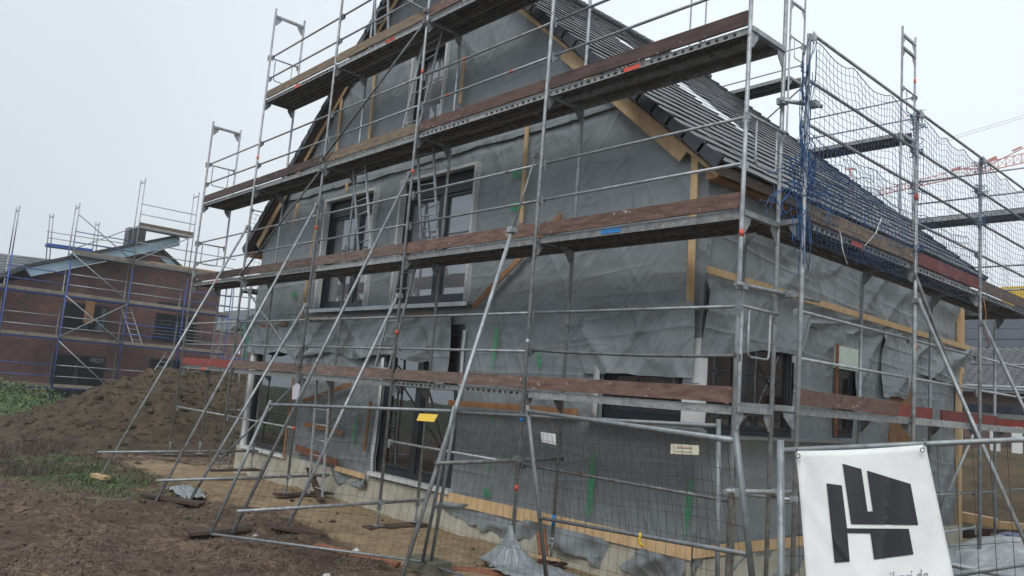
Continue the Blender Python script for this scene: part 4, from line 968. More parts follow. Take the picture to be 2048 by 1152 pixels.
# ================================================================== STRAW, GRASS, WEEDS
def blades(n, fn, m, name, label, cat, L=(.06, .2), wid=.004, up=.25, seed=1, clump=1):
    rnd = random.Random(seed); B = MB(); k = 0
    while k < n:
        x, y = fn(rnd)
        if x is None: continue
        for c in range(clump):
            xx = x+rnd.gauss(0, .05); yy = y+rnd.gauss(0, .05); z = float(zfn(xx, yy)) if False else None
            a = rnd.uniform(0, 6.28); l_ = rnd.uniform(*L); u = rnd.random()*up; d = Vector((math.cos(a), math.sin(a), u*2)).normalized()*l_
            s = Vector((-math.sin(a), math.cos(a), 0))*wid
            bl.append((xx, yy, d, s)); k += 1
    return B
def make_blades(n, fn, m, name, label, cat, L=(.06, .2), wid=.004, up=.25, seed=1, clump=1, hfn=None, curve=.3):
    rnd = random.Random(seed); rec = []
    while len(rec) < n:
        q = fn(rnd)
        if q is None: continue
        for c in range(clump):
            rec.append((q[0]+rnd.gauss(0, .04), q[1]+rnd.gauss(0, .04), rnd.uniform(0, 6.283), rnd.uniform(*L), rnd.random()*up))
    A_ = np.array(rec); z = (hfn or ground_z)(A_[:, 0], A_[:, 1])+.004
    B = MB()
    for (x, y, a, l_, u), zz in zip(rec, z):
        d = Vector((math.cos(a), math.sin(a), u*3)).normalized()*l_; s = Vector((-math.sin(a), math.cos(a), 0))*wid; p = Vector((x, y, zz)); mid = p+d*.55+Vector((0, 0, l_*curve*.3)); e = p+d
        B.add([p-s, p+s, mid+s*.8, mid-s*.8, e], [(0, 1, 2, 3), (3, 2, 4)])
    o = B.build(name, m); tag(o, label, cat, kind='stuff'); return o
STRAW = mat('dry straw', (.11, .08, .055), .8, 0, .4, 3, col2=(.30, .24, .17)); STRAWD = mat('dark dead stalks', (.06, .042, .038), .9, 0, .3, 3, col2=(.14, .10, .085))
GRS = mat('green grass', (.05, .09, .025), .6, 0, .3, 4, col2=(.12, .18, .06)); 
def fg(r):
    x = r.uniform(-20, 4); y = r.uniform(-6.9, -.9)
    if y > -1.2 and r.random() < .5: return None
    if fbm(np.array(x*.9), np.array(y*1.5), 51, 3) < .38+.12*r.random(): return None
    return x, y
make_blades(30000, fg, STRAW, 'dry_grass', 'pale dry straw litter strewn over the dark foreground soil', 'straw', L=(.03, .13), wid=.0035, up=.10, seed=2)
make_blades(16000, fg, STRAWD, 'dead_stalks', 'dark dead stalks and stubble over the foreground soil', 'stubble', L=(.04, .13), wid=.004, up=.35, seed=3)
def gr(r):
    x = r.gauss(-13.2, 2.4); y = r.gauss(-2.25, .45)-.25*max(0, -x-14)*.2
    if x > -9.5: return None
    if fbm(np.array(x*1.2), np.array(y*1.2), 55, 3) < .40: return None
    return x, y
make_blades(8000, gr, GRS, 'grass', 'green grass growing at the foot of the clay heap', 'grass', L=(.03, .10), wid=.006, up=.5, seed=4, clump=4)
def wd_(r):
    x = r.uniform(-20, -13); y = r.uniform(-5, -1.2)
    if fbm(np.array(x*.7), np.array(y*.7), 57, 3) < .45: return None
    return x, y
make_blades(5000, wd_, STRAWD, 'weeds', 'brown dried weeds standing at the left edge beside the clay heap', 'weeds', L=(.10, .32), wid=.004, up=1.0, seed=5, clump=3)
# weed thicket on a low rise at far left
def bush_h(x, y): return -2.25+1.15*np.exp(-(((x+31.5)/3.0)**2))*np.exp(-(((y+2.2)/3.6)**2)**1.2)+.4*(fbm(x*.8, y*.8, 91)-.4)
xs = np.arange(-37, -26, .3); ys = np.arange(-9, 3, .3); X, Y = np.meshgrid(xs, ys, indexing='ij')
b = MB(); b.grid(np.stack([X, Y, bush_h(X, Y)-.2], -1)); GRD = mat('dark weed green', (.035, .065, .02), .8, 0, .4, 1.5, .8, 6, col2=(.08, .13, .04))
th = thing('weed_thicket', (-31.5, -2.5, -2.3), 'dense green thicket of weeds left of the clay heap', 'weeds'); th['kind'] = 'stuff'
b.build('undergrowth', GRD, th)
rnd = random.Random(8); B = MB(); B2 = MB()
for k in range(9000):
    x = rnd.gauss(-30.8, 2.2); y = rnd.gauss(-2.3, 2.8); z = float(bush_h(x, y)); hh = rnd.random()**1.5*.45; s = rnd.uniform(.03, .08)
    a, t = rnd.uniform(0, 6.28), rnd.uniform(-.9, .9); u = Vector((math.cos(a), math.sin(a), t)).normalized(); v = u.cross(Vector((rnd.uniform(-1, 1), rnd.uniform(-1, 1), 1))).normalized()
    p = Vector((x, y, z-.15+hh)); (B if rnd.random() < .7 else B2).add([p-u*s, p-v*s*.5, p+u*s, p+v*s*.5], [(0, 1, 2, 3)])
B.build('foliage', GRS, th); B2.build('foliage', GRD, th)
# ================================================================== SOLE BOARDS, DEBRIS
def lay(p, q, w_, t, m, name, label, cat, grp=None, z=None, tiltz=0):
    B = MB(); zp = float(ground_z(*p)) if z is None else z; zq = float(ground_z(*q)) if z is None else z; n = 5
    for i in range(1): B.beam((p[0], p[1], zp+t/2+.02), (q[0], q[1], zq+t/2+.02+tiltz), w_, t)
    o = recenter(B.build(name, m)); tag(o, label, cat, grp); return o
SBG = 'sole boards under the scaffold'
for i, nm in enumerate(['leftmost frame', 'frame by the house corner', 'frame by the ground ladder', 'frame at the terrace door', 'frame right of the terrace door', 'frame at the right corner']):
    B = MB(); B.beam((XA[i], -.2, gz[i]-.03), (XA[i], .9, gz[i]-.025), .24, .035, up=(0, 0, 1)); tag(recenter(B.build('sole_board', DARKW)), 'dark wet sole board under the '+nm, 'board', SBG)
lay((XA[2]-.35, -2.35), (XA[2]+.35, -1.65), .24, .045, DARKW, 'sole_board', 'dark board lying under the pair of raking props left of the sand', 'board', SBG)
lay((XA[3]-.3, -2.75), (XA[3]-.1, -2.0), .24, .045, DARKW, 'sole_board', 'dark board under the raking prop foot in the soil', 'board', SBG)
lay((XA[3]+.15, -1.8), (XA[3]+.25, -1.05), .28, .04, DARKW, 'sole_board', 'broad wet board under the prop foot at the sand edge', 'board', SBG)
lay((XA[1]-.22, -2.33), (XA[1]+.22, -2.22), .14, .07, PINE, 'wood_block', 'yellowish wood block under the leftmost raking prop', 'block')
lay((-5.05, -1.60), (-4.1, -.95), .16, .03, PINK, 'plank', 'reddish offcut plank lying half in the soil', 'plank')
lay((-3.55, -.75), (-2.8, -.15), .22, .04, PINK, 'plank', 'red brown board under the plastic sheet by the fence', 'plank')
B = MB(); B.beam((-9.4, .55, -1.75), (-8.45, .35, -2.2), .12, .03); tag(recenter(B.build('plank', DARKW)), 'brown plank leaning at the foot of the ground ladder', 'plank')
B = MB(); B.beam(tuple(on(1, .1, 1092, 1165)), tuple(on(1, .5, 1082, 1062)), .03, .13, up=(1, 0, 0)); tag(recenter(B.build('plank', PINK)), 'pinkish plank leaning on the wall behind the fence post', 'plank')
B = MB(); B.beam((-2.9, .15, -2.02), (-2.45, .25, -2.0), .04, .03); tag(recenter(B.build('wood_strip', PINE)), 'short yellow strip of wood on the sand', 'wood strip')
def crumple(cx, cy, w_, d_, h, m, name, label, seed, sk=0, zf=None, cat='plastic sheet'):
    n = 34; u = np.linspace(-1, 1, n); U, V = np.meshgrid(u, u, indexing='ij'); e = 1+.28*(fbm(U*2+seed, V*2, seed)-.5)
    X = cx+U*w_/2*e+V*sk; Y = cy+V*d_/2*e; Z = ground_z(X, Y)+.03+h*np.clip(1-U**2, 0, 1)*np.clip(1-V**2, 0, 1)*(.3+1.1*ridge(U*2.3+seed, V*2.3, seed))+.05*ridge(U*5, V*5, seed+1)
    B = MB(); B.grid(np.stack([X, Y, Z], -1)); o = recenter(B.build(name, m, None, solid=.003)); tag(o, label, cat); return o
crumple(-9.9, -1.5, .8, .45, .03, TARPL, 'plastic_sheet', 'crumpled pale plastic sheet on the soil beside the left sole board', 3)
B = MB(); n = 120                     # sheet gathered round the base of the fourth post
A2 = np.linspace(0, 2*math.pi, n); T2 = np.linspace(0, 1, 12); AA, TT = np.meshgrid(A2, T2, indexing='ij')
rr = .03+TT**1.5*(.30+.10*np.sin(AA*2+1))*(1+.16*np.sin(AA*7+TT*2)+.10*np.sin(AA*17+2)+.05*np.sin(AA*31)); X = XA[4]+rr*np.cos(AA)+.1*TT; Y = 0+rr*np.sin(AA)*.8-.05; Z = -1.68-.48*TT**.8+.03*np.sin(AA*9)*TT
Z = np.maximum(Z, ground_z(X, Y)+.02); B.grid(np.stack([X, Y, Z], -1)); tag(recenter(B.build('plastic_sheet', TARPL, None, solid=.003)), 'grey sheet tied round the foot of the post right of the terrace door', 'plastic sheet')
crumple(-2.2, .0, 1.7, .8, .12, TARPL, 'plastic_sheet', 'grey sheet spread on the sand behind the fence posts', 5)
SCRAP = mat('grey weathered scrap wood', (.17, .14, .10), .8)
LIT = mat('white litter', (.55, .55, .55), .7)
rnd = random.Random(21)
for (px, py, s, lb) in [(511, 1065, .05, 'white stone lying by the bottom fence rail'), (714, 1082, .07, 'white crumpled paper on the soil below the sand'), (657, 1130, .05, 'small white scrap by the bottom edge of the photo'), (922, 1140, .05, 'small white scrap right of the fence foot'), (612, 1051, .05, 'pale stone on the sand edge')]:
    p = on(2, -2.15, px, py); p[2] = float(ground_z(p[0], p[1]))+.02; B = MB(); clod(B, p, s); tag(recenter(B.build('litter', LIT)), lb, 'litter')
for (px, py, l_, lb) in [(160, 925, .8, 'pale stick of wood on the grass at the left'), (325, 888, .7, 'white strip lying at the foot of the clay heap'), (220, 1005, .9, 'flat pale board lying among the weeds'), (345, 915, .8, 'grey board end on the ground below the leftmost frame')]:
    p = on(2, -2.3, px, py); z = float(ground_z(p[0], p[1]))+.08; B = MB(); B.beam((p[0]-.35*l_, p[1]-.3*l_, z-.05), (p[0]+.35*l_, p[1]+.3*l_, z-.03), .08, .025); tag(recenter(B.build('board_scrap', LIT if 'white' in lb else SCRAP)), lb, 'board')

# ================================================================== LEFT HOUSE WITH BLUE SCAFFOLD
KX = -36.9; KS = (4.393-KX)/37.79          # authoring scale of the measurements taken at 37.8 m
def kb(px, py, dx=0): p = on(0, KX+dx, px, py); return float(p[1]), float(p[2])
def kz(z): return (z+.056)*KS-.056
def ky(s): return -6.97+(s+1.6+6.97)*KS
H2 = thing('brick_house', (KX-3, 2, -2.3), 'red brown brick house under construction at the left, low pitched roof with pale blue fascia', 'house')
yl, zl = kb(-60, 560); yp, zp = kb(356, 486); yr, zr = kb(447, 560)
poly = [(kb(-140, 600)[0], -2.6), (yr, -2.6), (yr, kb(447, 585)[1]), (kb(385, 548)[0], kb(385, 545)[1]), (kb(322, 500)[0], kb(322, 500)[1]), (kb(50, 556)[0], kb(50, 556)[1]), (kb(-140, 600)[0], kb(-140, 592)[1])]
B = MB(); B.prism([(p[0], p[1]) for p in poly], 0, KX-9, KX-.4); B.build('wall', BRICKL, H2)
FASC = mat('pale blue fascia foil', (.30, .42, .50), .4, .1, .15, 3); RFD = mat('dark roofing', (.05, .055, .06), .5, 0, .3, 2)
a = kb(50, 535); c = kb(358, 474); a2 = kb(62, 548); c2 = kb(358, 492)
B = MB(); B.prism([(a[0], a[1]-.05), (a2[0], a2[1]-.12), (c2[0], c2[1]), (c[0], c[1])], 0, KX-.35, KX+.1); B.build('fascia', FASC, H2)
B = MB(); B.prism([(a[0]-.1, a[1]-.05), (c[0], c[1]), (c[0], c[1]+.14), (a[0]-.1, a[1]+.10)], 0, KX-9, KX+.2); B.build('roof', RFD, H2)
d0, d1 = kb(318, 493), kb(386, 552)
B = MB(); B.prism([(d0[0], d0[1]), (d1[0], d1[1]), (d1[0], d1[1]+.15), (d0[0], d0[1]+.18)], 0, KX-8, KX-.3); B.build('roof', RFD, H2, 'short right hand roof slope')
e0, e1 = kb(0, 580), kb(50, 535)
B = MB(); B.prism([(e0[0]-2, e0[1]-.7), (e1[0], e1[1]-.1), (e1[0], e1[1]+.12), (e0[0]-2, e0[1]-.4)], 0, KX-8, KX+.1); B.build('roof', RFD, H2, 'eave falling out of frame at the left')
c0, c1 = kb(266, 452), kb(290, 495)
B = MB(); B.box(KX-1.2, KX-.5, c0[0], c1[0]+.1, c1[1]-.8, c0[1]); B.build('chimney', RFD, H2)
B = MB(); r0 = kb(330, 520); r1 = kb(352, 533); B.prism([kb(325, 515), kb(352, 540), kb(370, 540), kb(345, 518)], 0, KX-.38, KX-.32); B.build('foil_patch', FASC, H2)
def win2(px0, py0, px1, py1, mulls, label=None, rail_=False):
    y0, z1 = kb(px0, py0); y1, z0 = kb(px1, py1)
    F = MB(); t = .08; F.box(KX-.42, KX-.36, y0, y0+t, z0, z1); F.box(KX-.42, KX-.36, y1-t, y1, z0, z1); F.box(KX-.42, KX-.36, y0+t, y1-t, z1-t, z1); F.box(KX-.42, KX-.36, y0+t, y1-t, z0, z0+t)
    for q in mulls: yy = y0+(y1-y0)*q; F.box(KX-.42, KX-.355, yy-.09, yy+.09, z0+t, z1-t)
    f = F.build('window', ANTH, H2, label); G = MB(); G.box(KX-.41, KX-.385, y0+t, y1-t, z0+t, z1-t); G.build('pane', GLASSD, f)
    if rail_:
        Rr = MB()
        for k in range(6): Rr.tube((KX-.1, y0-.2, z0+.2+k*.17), (KX-.1, y1+.2, z0+.2+k*.17), .018, 5)
        for yy in (y0-.2, (y0+y1)/2, y1+.2): Rr.tube((KX-.1, yy, z0+.1), (KX-.1, yy, z0+1.1), .025, 5)
        Rr.build('balcony_railing', ZINC, H2)
    return f
win2(133, 602, 214, 668, (.55,)); win2(318, 625, 392, 690, (.5,), rail_=True); win2(113, 706, 205, 800, (.45,)); win2(305, 716, 372, 790, (.6,)); win2(322, 602, 392, 618, ())
yy, zz = kb(182, 625); B = MB(); B.box(KX-.36, KX-.3, yy-.2, yy+.2, zz-.5, zz+.55); B.build('board', OLDW, H2, 'orange board standing in the upper window')
# scaffold around it
S2 = thing('scaffold', (KX+.7, 2, -2.2), 'blue and grey scaffold in front of the brick house at the left', 'scaffold')
YK = [-.45+0, 2.0, 4.45, 6.9]; YK = [ky(s-0.0) for s in (-5.0, -2.6, -.45, 2.0, 4.42, 6.55)]
Kf = Frame('y', KX+.75, -1)
tops = [5.0, 5.9, 6.5, 8.2, 8.1, 4.7]
for i, s in enumerate(YK):
    for t in (0, .7):
        m_ = ZB if (i + (t > 0)) % 2 == 0 or t == 0 else ZINC
        B = MB(); zmid = kz(4.0); B.tube(Kf(s, t, -2.3), Kf(s, t, min(kz(tops[i]), zmid)), .030, 6); B.build('standard', ZB if t == 0 else ZINC, S2)
        if kz(tops[i]) > zmid: B = MB(); B.tube(Kf(s, t, zmid), Kf(s, t, kz(tops[i])), .026, 6); B.build('standard', ZINC, S2)
    B = MB(); B.tube(Kf(s, 0, kz(tops[i])-.2), Kf(s, .7, kz(tops[i])-.2), .025, 6); B.build('transom', ZINC, S2)
DW = mat('pale deck boards', (.20, .17, .14), .85, 0, .25, 3)
for i in range(5):
    for z in (-1.3, .72, 2.53) + ((4.35,) if i in (2, 3, 4) else ()):
        zz = kz(z); a, c = YK[i], YK[i+1]; p = Kf(a, .05, 0); q = Kf(c, .65, 0)
        B = MB(); B.box(min(p[0], q[0]), max(p[0], q[0]), a, c, zz-.07, zz); dk = B.build('deck', ZB if z < 4 or i == 1 else ZINC, S2)
        B = MB(); B.beam(Kf(a+.05, .02, zz+.08), Kf(c-.05, .02, zz+.08), .03, .15); B.build('toe_board', DW, S2)
        for h in (.5, 1.0):
            B = MB(); B.tube(Kf(a, .04, zz+h), Kf(c, .04, zz+h), .024, 5); B.build('guard_rail', ZINC if (i+int(z)) % 3 else ZB, S2)
zz = kz(6.0); B = MB(); B.box(KX+.05, KX+.7, YK[3], YK[4], zz-.08, zz); B.build('deck', ZINC, S2); B = MB(); B.beam(Kf(YK[3], .02, zz+.1), Kf(YK[4], .02, zz+.1), .03, .18); B.build('toe_board', WOODS[2], S2)
for h in (.6, 1.1): B = MB(); B.tube(Kf(YK[3], .04, zz+h), Kf(YK[4], .04, zz+h), .024, 5); B.build('guard_rail', ZINC, S2)
for (p, q) in [((-.45, 2.5), (2.0, .75)), ((2.0, 4.35), (-.45, 6.0)) , ((-.45, 4.3), (2.0, 2.6)), ((2.0, 2.5), (-.45, .8)), ((-.45, .6), (1.6, -1.1)), ((-.45, 4.5), (2.0, 6.0)), ((2.0, 4.4), (4.42, 6.0))]:
    B = MB(); B.tube((KX+.82, ky(p[0]), kz(p[1])), (KX+.82, ky(q[0]), kz(q[1])), .026, 5); B.build('brace', ZINC, S2)
def ladder2(a, c, label):
    p = on(0, KX+.3, *a); q = on(0, KX+.3, *c); ladder(tuple(p), tuple(q), .42, (0, 1, 0), label, m=WHITE, grp='white ladders at the brick house')
ladder2((275, 687), (252, 615), 'white ladder on the upper decks of the blue scaffold'); ladder2((318, 740), (342, 704), 'white ladder beside the low dark window, half behind the clay heap')
# yellowish planks beyond the roof, blue long beam
a = on(0, KX+.4, 298, 527); c = on(0, KX+.4, 440, 548); B = MB(); B.beam(a, c, .2, .22); tag(recenter(B.build('timber_beam', PINE)), 'yellow timber beams stacked on the top deck of the brick house scaffold', 'timber')
a = on(0, KX-2, 92, 490); c = on(0, KX-2, 182, 502); B = MB(); B.beam(a, c, .5, .16); B.build('deck', ZB, S2)
# towers standing behind the ridge
for k, (px, pt, pb) in enumerate([(100, 428, 520), (192, 444, 510)]):
    for dx in (0, 7):
        B = MB(); B.tube(on(0, KX-4, px+dx, pt), on(0, KX-4, px+dx-8, pb), .026, 5); B.build('standard', ZINC, S2)
    B = MB(); B.tube(on(0, KX-4, px, pt+6), on(0, KX-4, px+7, pt+6), .03, 5); B.build('transom', ZINC, S2)
for y_ in (464, 476):
    B = MB(); B.tube(on(0, KX-4, 94, y_-1), on(0, KX-4, 268, y_+26), .022, 5); B.build('guard_rail', ZINC, S2)
# neighbour roof further left
H3 = thing('house', (KX-14, -10, -2.3), 'distant house with a grey tiled roof at the left edge', 'house')
X3 = KX-6; a = on(0, X3, -160, 488); c = on(0, X3, 116, 520); d = on(0, X3, 20, 600); e_ = on(0, X3, -180, 600)
B = MB()
for k in range(16):
    t0, t1 = k/16, (k+1)/16
    pa = np.array(a)*(1-t0)+e_*t0+np.array([t0*3.0, 0, 0]); pc = np.array(c)*(1-t0)+d*t0+np.array([t0*3.0, 0, 0]); qa = np.array(a)*(1-t1)+e_*t1+np.array([t1*3.0, 0, .05]); qc = np.array(c)*(1-t1)+d*t1+np.array([t1*3.0, 0, .05])
    B.add([pa, pc, qc, qa, pa-[0, 0, .25], pc-[0, 0, .25], qc-[0, 0, .3], qa-[0, 0, .3]], [(0, 3, 2, 1), (4, 5, 6, 7), (0, 1, 5, 4), (1, 2, 6, 5), (2, 3, 7, 6), (3, 0, 4, 7)])
B.build('roof', mat('grey concrete tiles', (.10, .11, .12), .5, 0, .25, 2), H3)
B = MB(); B.box(X3-5, X3, a[1], c[1]-.3, -2.4, min(a[2], e_[2])+.8); B.build('wall', BRICKL, H3)
# distant structure seen in the gap left of the gable
X4 = -60
G1 = thing('scaffold', (X4, 30, -2), 'distant scaffold and netting in the gap between the brick house and the gable', 'scaffold')
for px in (453, 468, 483, 500, 515):
    B = MB(); B.tube(on(0, X4, px, 575), on(0, X4, px-18, 760), .05, 5); B.build('standard', ZINCD, G1)
for py in (590, 612, 636, 662, 690, 715):
    B = MB(); B.tube(on(0, X4, 440, py), on(0, X4, 535, py+9), .045, 5); B.build('guard_rail', ZB if py in (636, 715) else ZINCD, G1)
B = MB(); B.prism([tuple(on(0, X4, *p)[1:]) for p in ((486, 655), (500, 640), (502, 690), (486, 735))], 0, X4-.3, X4); B.build('net_panel', mat('green netting', (.03, .16, .11), .8), G1)
H5 = thing('brick_house', (X4-8, 30, -2.4), 'distant dark red brick house showing under the left eave', 'house')
B = MB(); B.prism([tuple(on(0, X4-6, *p)[1:]) for p in ((380, 790), (640, 810), (640, 640), (520, 640), (465, 668), (380, 655))], 0, X4-14, X4-6); B.build('wall', BRICKL, H5)
B = MB(); B.prism([tuple(on(0, X4-6, *p)[1:]) for p in ((460, 668), (525, 632), (660, 645), (660, 625), (520, 618), (455, 660))], 0, X4-14.2, X4-5.8); B.build('roof', RFD, H5)
B = MB()
for px in (468, 476): B.prism([tuple(on(0, X4-5, *p)[1:]) for p in ((px, 692), (px+5, 692), (px+4, 708), (px-1, 708))], 0, X4-5.3, X4-5)
B.build('window', WHITE, H5)

# ================================================================== RIGHT BACKGROUND
Y5 = 27.0
def k5(px, py, dy=0): p = on(1, Y5+dy, px, py); return float(p[0]), float(p[2])
H6 = thing('brick_house', (-4, Y5+3, -.8), 'low brown brick house with grey tiled roof at the right edge', 'house')
e0 = k5(1760, 762); e1 = k5(2200, 786)
x0, x1 = e0[0]-3, e1[0]+6; ez = (e0[1]+e1[1])/2
B = MB(); B.box(x0, x1, Y5, Y5+8, -1.2, ez-.12); B.build('wall', BRICKR, H6)
B = MB(); B.box(x0-.3, x1+.3, Y5-.45, Y5-.05, ez-.22, ez-.06); B.build('eave_board', ZINC, H6)
B = MB(); B.tube((x0-.3, Y5-.5, ez-.02), (x1+.3, Y5-.5, ez-.02), .07, 8); B.build('gutter', ZINC, H6)
B = MB(); nt_ = 14; rise = 1.75
for i in range(nt_):                 # pantiles: wavy courses
    v0, v1 = i/nt_, (i+1.12)/nt_
    xs = np.arange(x0-.3, x1+.3, .06); wv_ = .035*np.sin((xs+(.0))*2*math.pi/.30)
    z0_ = ez-.02+rise*v0+.05+wv_; z1_ = ez-.02+rise*v1+.005+wv_
    G = np.zeros((len(xs), 3, 3)); G[:, 0] = np.stack([xs, np.full_like(xs, Y5-.5+v0*3.4), z0_-.06], -1); G[:, 1] = np.stack([xs, np.full_like(xs, Y5-.5+v0*3.4), z0_], -1); G[:, 2] = np.stack([xs, np.full_like(xs, Y5-.5+v1*3.4), z1_], -1); B.grid(G)
B.build('roof', mat('glossy grey pantiles', (.085, .09, .10), .3, 0, .25, 4), H6)
Y7 = 40.0
H7 = thing('building', (-10, Y7, -.5), 'building clad in dark blue grey panels behind the tiled roof at the right', 'building')
B = MB(); cl = mat('dark blue grey cladding', (.13, .145, .18), .5, 0, .12, 1)
a = on(1, Y7, 1905, 638); c = on(1, Y7, 2260, 660); zt = a[2]; zb_ = on(1, Y7, 1905, 760)[2]
for k in range(6):
    h = (zt-zb_)/6; B.box(a[0]-4, c[0]+4, Y7-.03*(k % 2), Y7+6, zt-(k+1)*h+.02, zt-k*h)
B.build('cladding', cl, H7); B = MB(); B.box(a[0]-3.9, c[0]+3.9, Y7+.05, Y7+5.9, zb_-3, zt-.02); B.build('wall', CORE, H7)
a = on(1, 52, 2002, 574); c = on(1, 52, 2200, 590); B = MB(); B.box(a[0], c[0], 52, 56, a[2]-1.4, a[2]); 
yb_ = B.build('container', YEL); 
tag(recenter(yb_), 'yellow block showing above the blue grey building at the right edge', 'container')
for k, (px, y0, y1) in enumerate([(1872, 836, 876), (1915, 838, 880), (2034, 858, 902), (1990, 850, 890)]):
    a = on(1, 21.0, px, y0); c = on(1, 21.0, px, y1); B = MB(); B.box(a[0]-.13, a[0]+.13, 20.95, 21.08, c[2]-.2, a[2]+.15)
    tag(recenter(B.build('white_post', WHITE)), ['leftmost white post on the bank', 'second white post from the left on the bank', 'rightmost white post on the bank', 'white post between the others, behind the scaffold'][k], 'post', 'white posts on the bank')
a = on(1, 18, 1870, 822); c = on(1, 18, 2200, 850); B = MB(); B.box(a[0], c[0], 18, 18.05, (a[2]+c[2])/2-.25, (a[2]+c[2])/2+.02); tag(recenter(B.build('board', WOODS[3])), 'long dark red board beyond the house at the right', 'board')
for y_, (p0, p1), m_, w_, lb in [(11.2, ((1888, 1026), (1992, 1046)), PINE, .18, 'pale new timber beam lying beyond the eave side scaffold'), (11.0, ((2000, 1050), (2110, 1062)), PINE, .14, 'second pale timber beam at the right edge'), (10.2, ((1880, 1062), (2100, 1075)), DARKW, .2, 'dark wet plank lying in front of the timber beams')]:
    a = on(1, y_, *p0); c = on(1, y_, *p1); B = MB(); B.beam(a, c, .2, w_); tag(recenter(B.build('timber_beam', m_)), lb, 'timber')
a = on(1, 9.3, 2005, 1072); c = on(1, 9.3, 2060, 1080); B = MB(); B.beam(a, c, .6, .12); tag(recenter(B.build('blue_sheet', mat('dark blue plastic', (.02, .04, .15), .4))), 'folded dark blue plastic at the right edge beyond the covered pile', 'sheet')
n = 70; u = np.linspace(-1, 1, n); U, V = np.meshgrid(u, u, indexing='ij'); cx, cy = .95, 7.0
X = cx+U*1.75; Y = cy+V*2.2; env = np.clip(1-U**4, 0, 1)*np.clip(1-V**4, 0, 1)
Z = ground_z(X, Y)+.02+env*.42+.10*ridge(U*1.6+V*.7, V*1.1, 201)**2*env+.06*ridge(U*4, V*3, 202)**2+.03*ridge(U*8, V*7, 205)
B = MB(); B.grid(np.stack([X, Y, Z], -1)); tag(recenter(B.build('covered_pile', PLAST)), 'low pile covered with pale crumpled plastic sheet at the lower right', 'covered pile')

# ================================================================== CRANE
RED = mat('haze paled crane red', (.58, .22, .19), .5, 0, .15, 2)  # crane red muted towards pink: distance haze is mixed into the colour
CR = thing('tower_crane', tuple(CAM+ray(2300, 900)*90), 'distant red tower crane jib crossing the sky behind the nets', 'crane')
j0 = CAM+ray(1755, 391)*88; j1 = CAM+ray(2160, 300)*88
def cj(t, up, side=0): d = (j1-j0); p = j0+d*t; return p+VU*up+np.cross(d/np.linalg.norm(d), VU)*side
B = MB(); n = 26
for s in (-.8, .8): B.tube(cj(0, 0, s), cj(1.0, 0, s), .06, 5)
B.tube(cj(0, .5), cj(.5, .95), .05, 5); B.tube(cj(.5, .95), cj(1, 1.15), .055, 5)
for i in range(n):
    t0, t1 = i/n, (i+1)/n; f = lambda t: .5+.85*t if t < .5 else .75+.4*t
    for s in (-.8, .8): B.tube(cj(t0, 0, s), cj((t0+t1)/2, f((t0+t1)/2)), .025, 4); B.tube(cj((t0+t1)/2, f((t0+t1)/2)), cj(t1, 0, s), .025, 4)
B.build('jib', RED, CR)
B = MB(); q0 = CAM+ray(1962, 338)*88
B.tube(q0, CAM+ray(2160, 240)*88, .06, 5); B.tube(CAM+ray(1905, 338)*88, q0, .08, 5)
for (px, py, s) in ((1978, 322, .5), (2034, 298, .28), (1912, 338, .28)):
    c = CAM+ray(px, py)*88; B.beam(c-VR*s*1.6-VU*s*.7, c+VR*s*1.6+VU*s*.8, .25, s*.7, up=tuple(VU))
B.build('pendant_rod', RED, CR)
B = MB(); c = CAM+ray(1700, 338)*88; B.beam(c-VR*.6, c+VR*.6, .16, .16, up=tuple(VU)); B.beam(c+VU*0, c-VU*1.0+VR*.2, .12, .12, up=tuple(VR)); B.build('trolley', RED, CR)
B = MB(); m0 = CAM+ray(2300, 330)*88; 
for sx in (-.9, .9):
    for sy in (-.9, .9): B.tube((m0[0]+sx, m0[1]+sy, -2), (m0[0]+sx, m0[1]+sy, m0[2]), .1, 4)
B.tube(CAM+ray(2160, 300)*88, (m0[0], m0[1], m0[2]), .12, 5)
B.build('mast', RED, CR)
B = MB(); 
for dy in (0, 5): B.tube(CAM+ray(1870, 284+dy)*120, CAM+ray(2110, 212+dy)*120, .028, 4)
tag(recenter(B.build('overhead_cable', mat('pale cable', (.30, .32, .34), .6))), 'pair of thin overhead cables crossing the sky at the right', 'cable')

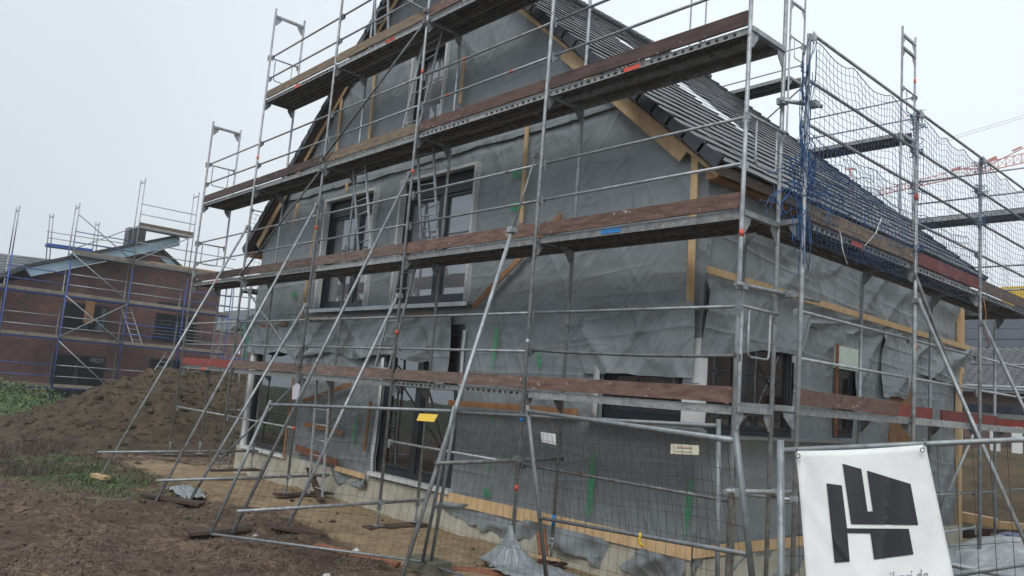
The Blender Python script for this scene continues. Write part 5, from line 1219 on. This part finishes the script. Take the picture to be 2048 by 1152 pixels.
# ================================================================== STREET BEHIND THE PHOTOGRAPHER (seen in the window glass)
def plain_house(cx, cy, w_, d_, h, ax, label, m):
    T = thing('brick_house', (cx, cy, -2.3), label, 'house')
    B = MB(); B.box(cx-w_/2, cx+w_/2, cy-d_/2, cy+d_/2, -2.5, h); B.build('wall', m, T)
    B = MB()
    if ax == 0: B.prism([(cy-d_/2-.4, h), (cy+d_/2+.4, h), (cy, h+3.2)], 0, cx-w_/2-.3, cx+w_/2+.3)
    else: B.prism([(cx-w_/2-.4, h), (cx+w_/2+.4, h), (cx, h+3.2)], 1, cy-d_/2-.3, cy+d_/2+.3)
    B.build('roof', RFD, T)
    n = 5
    for i in range(n):
        for z in (-1.2, 1.6):
            B = MB(); t = (i+.5)/n
            if ax == 0: x = cx-w_/2+w_*t; B.box(x-.7, x+.7, cy+d_/2, cy+d_/2+.05, z, z+1.4)
            else: y = cy-d_/2+d_*t; B.box(cx-w_/2-.05, cx-w_/2, y-.7, y+.7, z, z+1.4)
            B.build('window', ANTH, T)
plain_house(-22, -34, 26, 9, 3.4, 0, 'brick house across the building plot, behind the photographer', BRICKR)
plain_house(8, -38, 20, 9, 3.4, 0, 'second brick house behind the photographer, mirrored in the terrace door', BRICKR)
plain_house(25, 46, 9, 40, 4.6, 1, 'long brick house on the far side of the street, mirrored in the corner window', BRICKL)

# small loose things on the scaffold
B = MB(); B.path([(BX+.02, 6.28, 1.98), (BX+.05, 6.30, 1.7), (BX+.0, 6.36, 1.45), (BX+.06, 6.42, 1.25), (BX+.0, 6.5, 1.2)], .009, 5); tag(recenter(B.build('hanging_strap', OLDW)), 'short brownish strap dangling from the netted deck beside the third post', 'strap')
B = MB(); p = at_fwd(1282, 1078, 5.9)
pts = [at_fwd(1276+4*math.cos(a)+k*1.5, 1066+5*k+3*math.sin(a), 5.75) for k, a in enumerate(np.linspace(0, 5, 7))]; B.path(pts, .009, 6); tag(recenter(B.build('strap', YEL)), 'little yellow strap knotted round the slanting fence rail', 'strap')

# ================================================================== HAZE
B = MB(); B.box(-275, 215, -75, 335, -9, 46)
hz = B.build('haze', None) if False else None
me = bpy.data.meshes.new('haze'); me.from_pydata(B.v, [], B.f); hz = bpy.data.objects.new('haze', me); COL.objects.link(hz); hz['kind'] = 'stuff'; hz['label'] = 'thin pale mist over the whole building site'; hz['category'] = 'haze'
hm = bpy.data.materials.new('thin mist'); hm.use_nodes = True; n = hm.node_tree.nodes; n.remove(n['Principled BSDF']); pv = n.new('ShaderNodeVolumePrincipled'); pv.inputs['Color'].default_value = (.9, .93, .96, 1); pv.inputs['Density'].default_value = .0012; pv.inputs['Anisotropy'].default_value = .2
hm.node_tree.links.new(pv.outputs[0], n['Material Output'].inputs['Volume']); me.materials.append(hm)
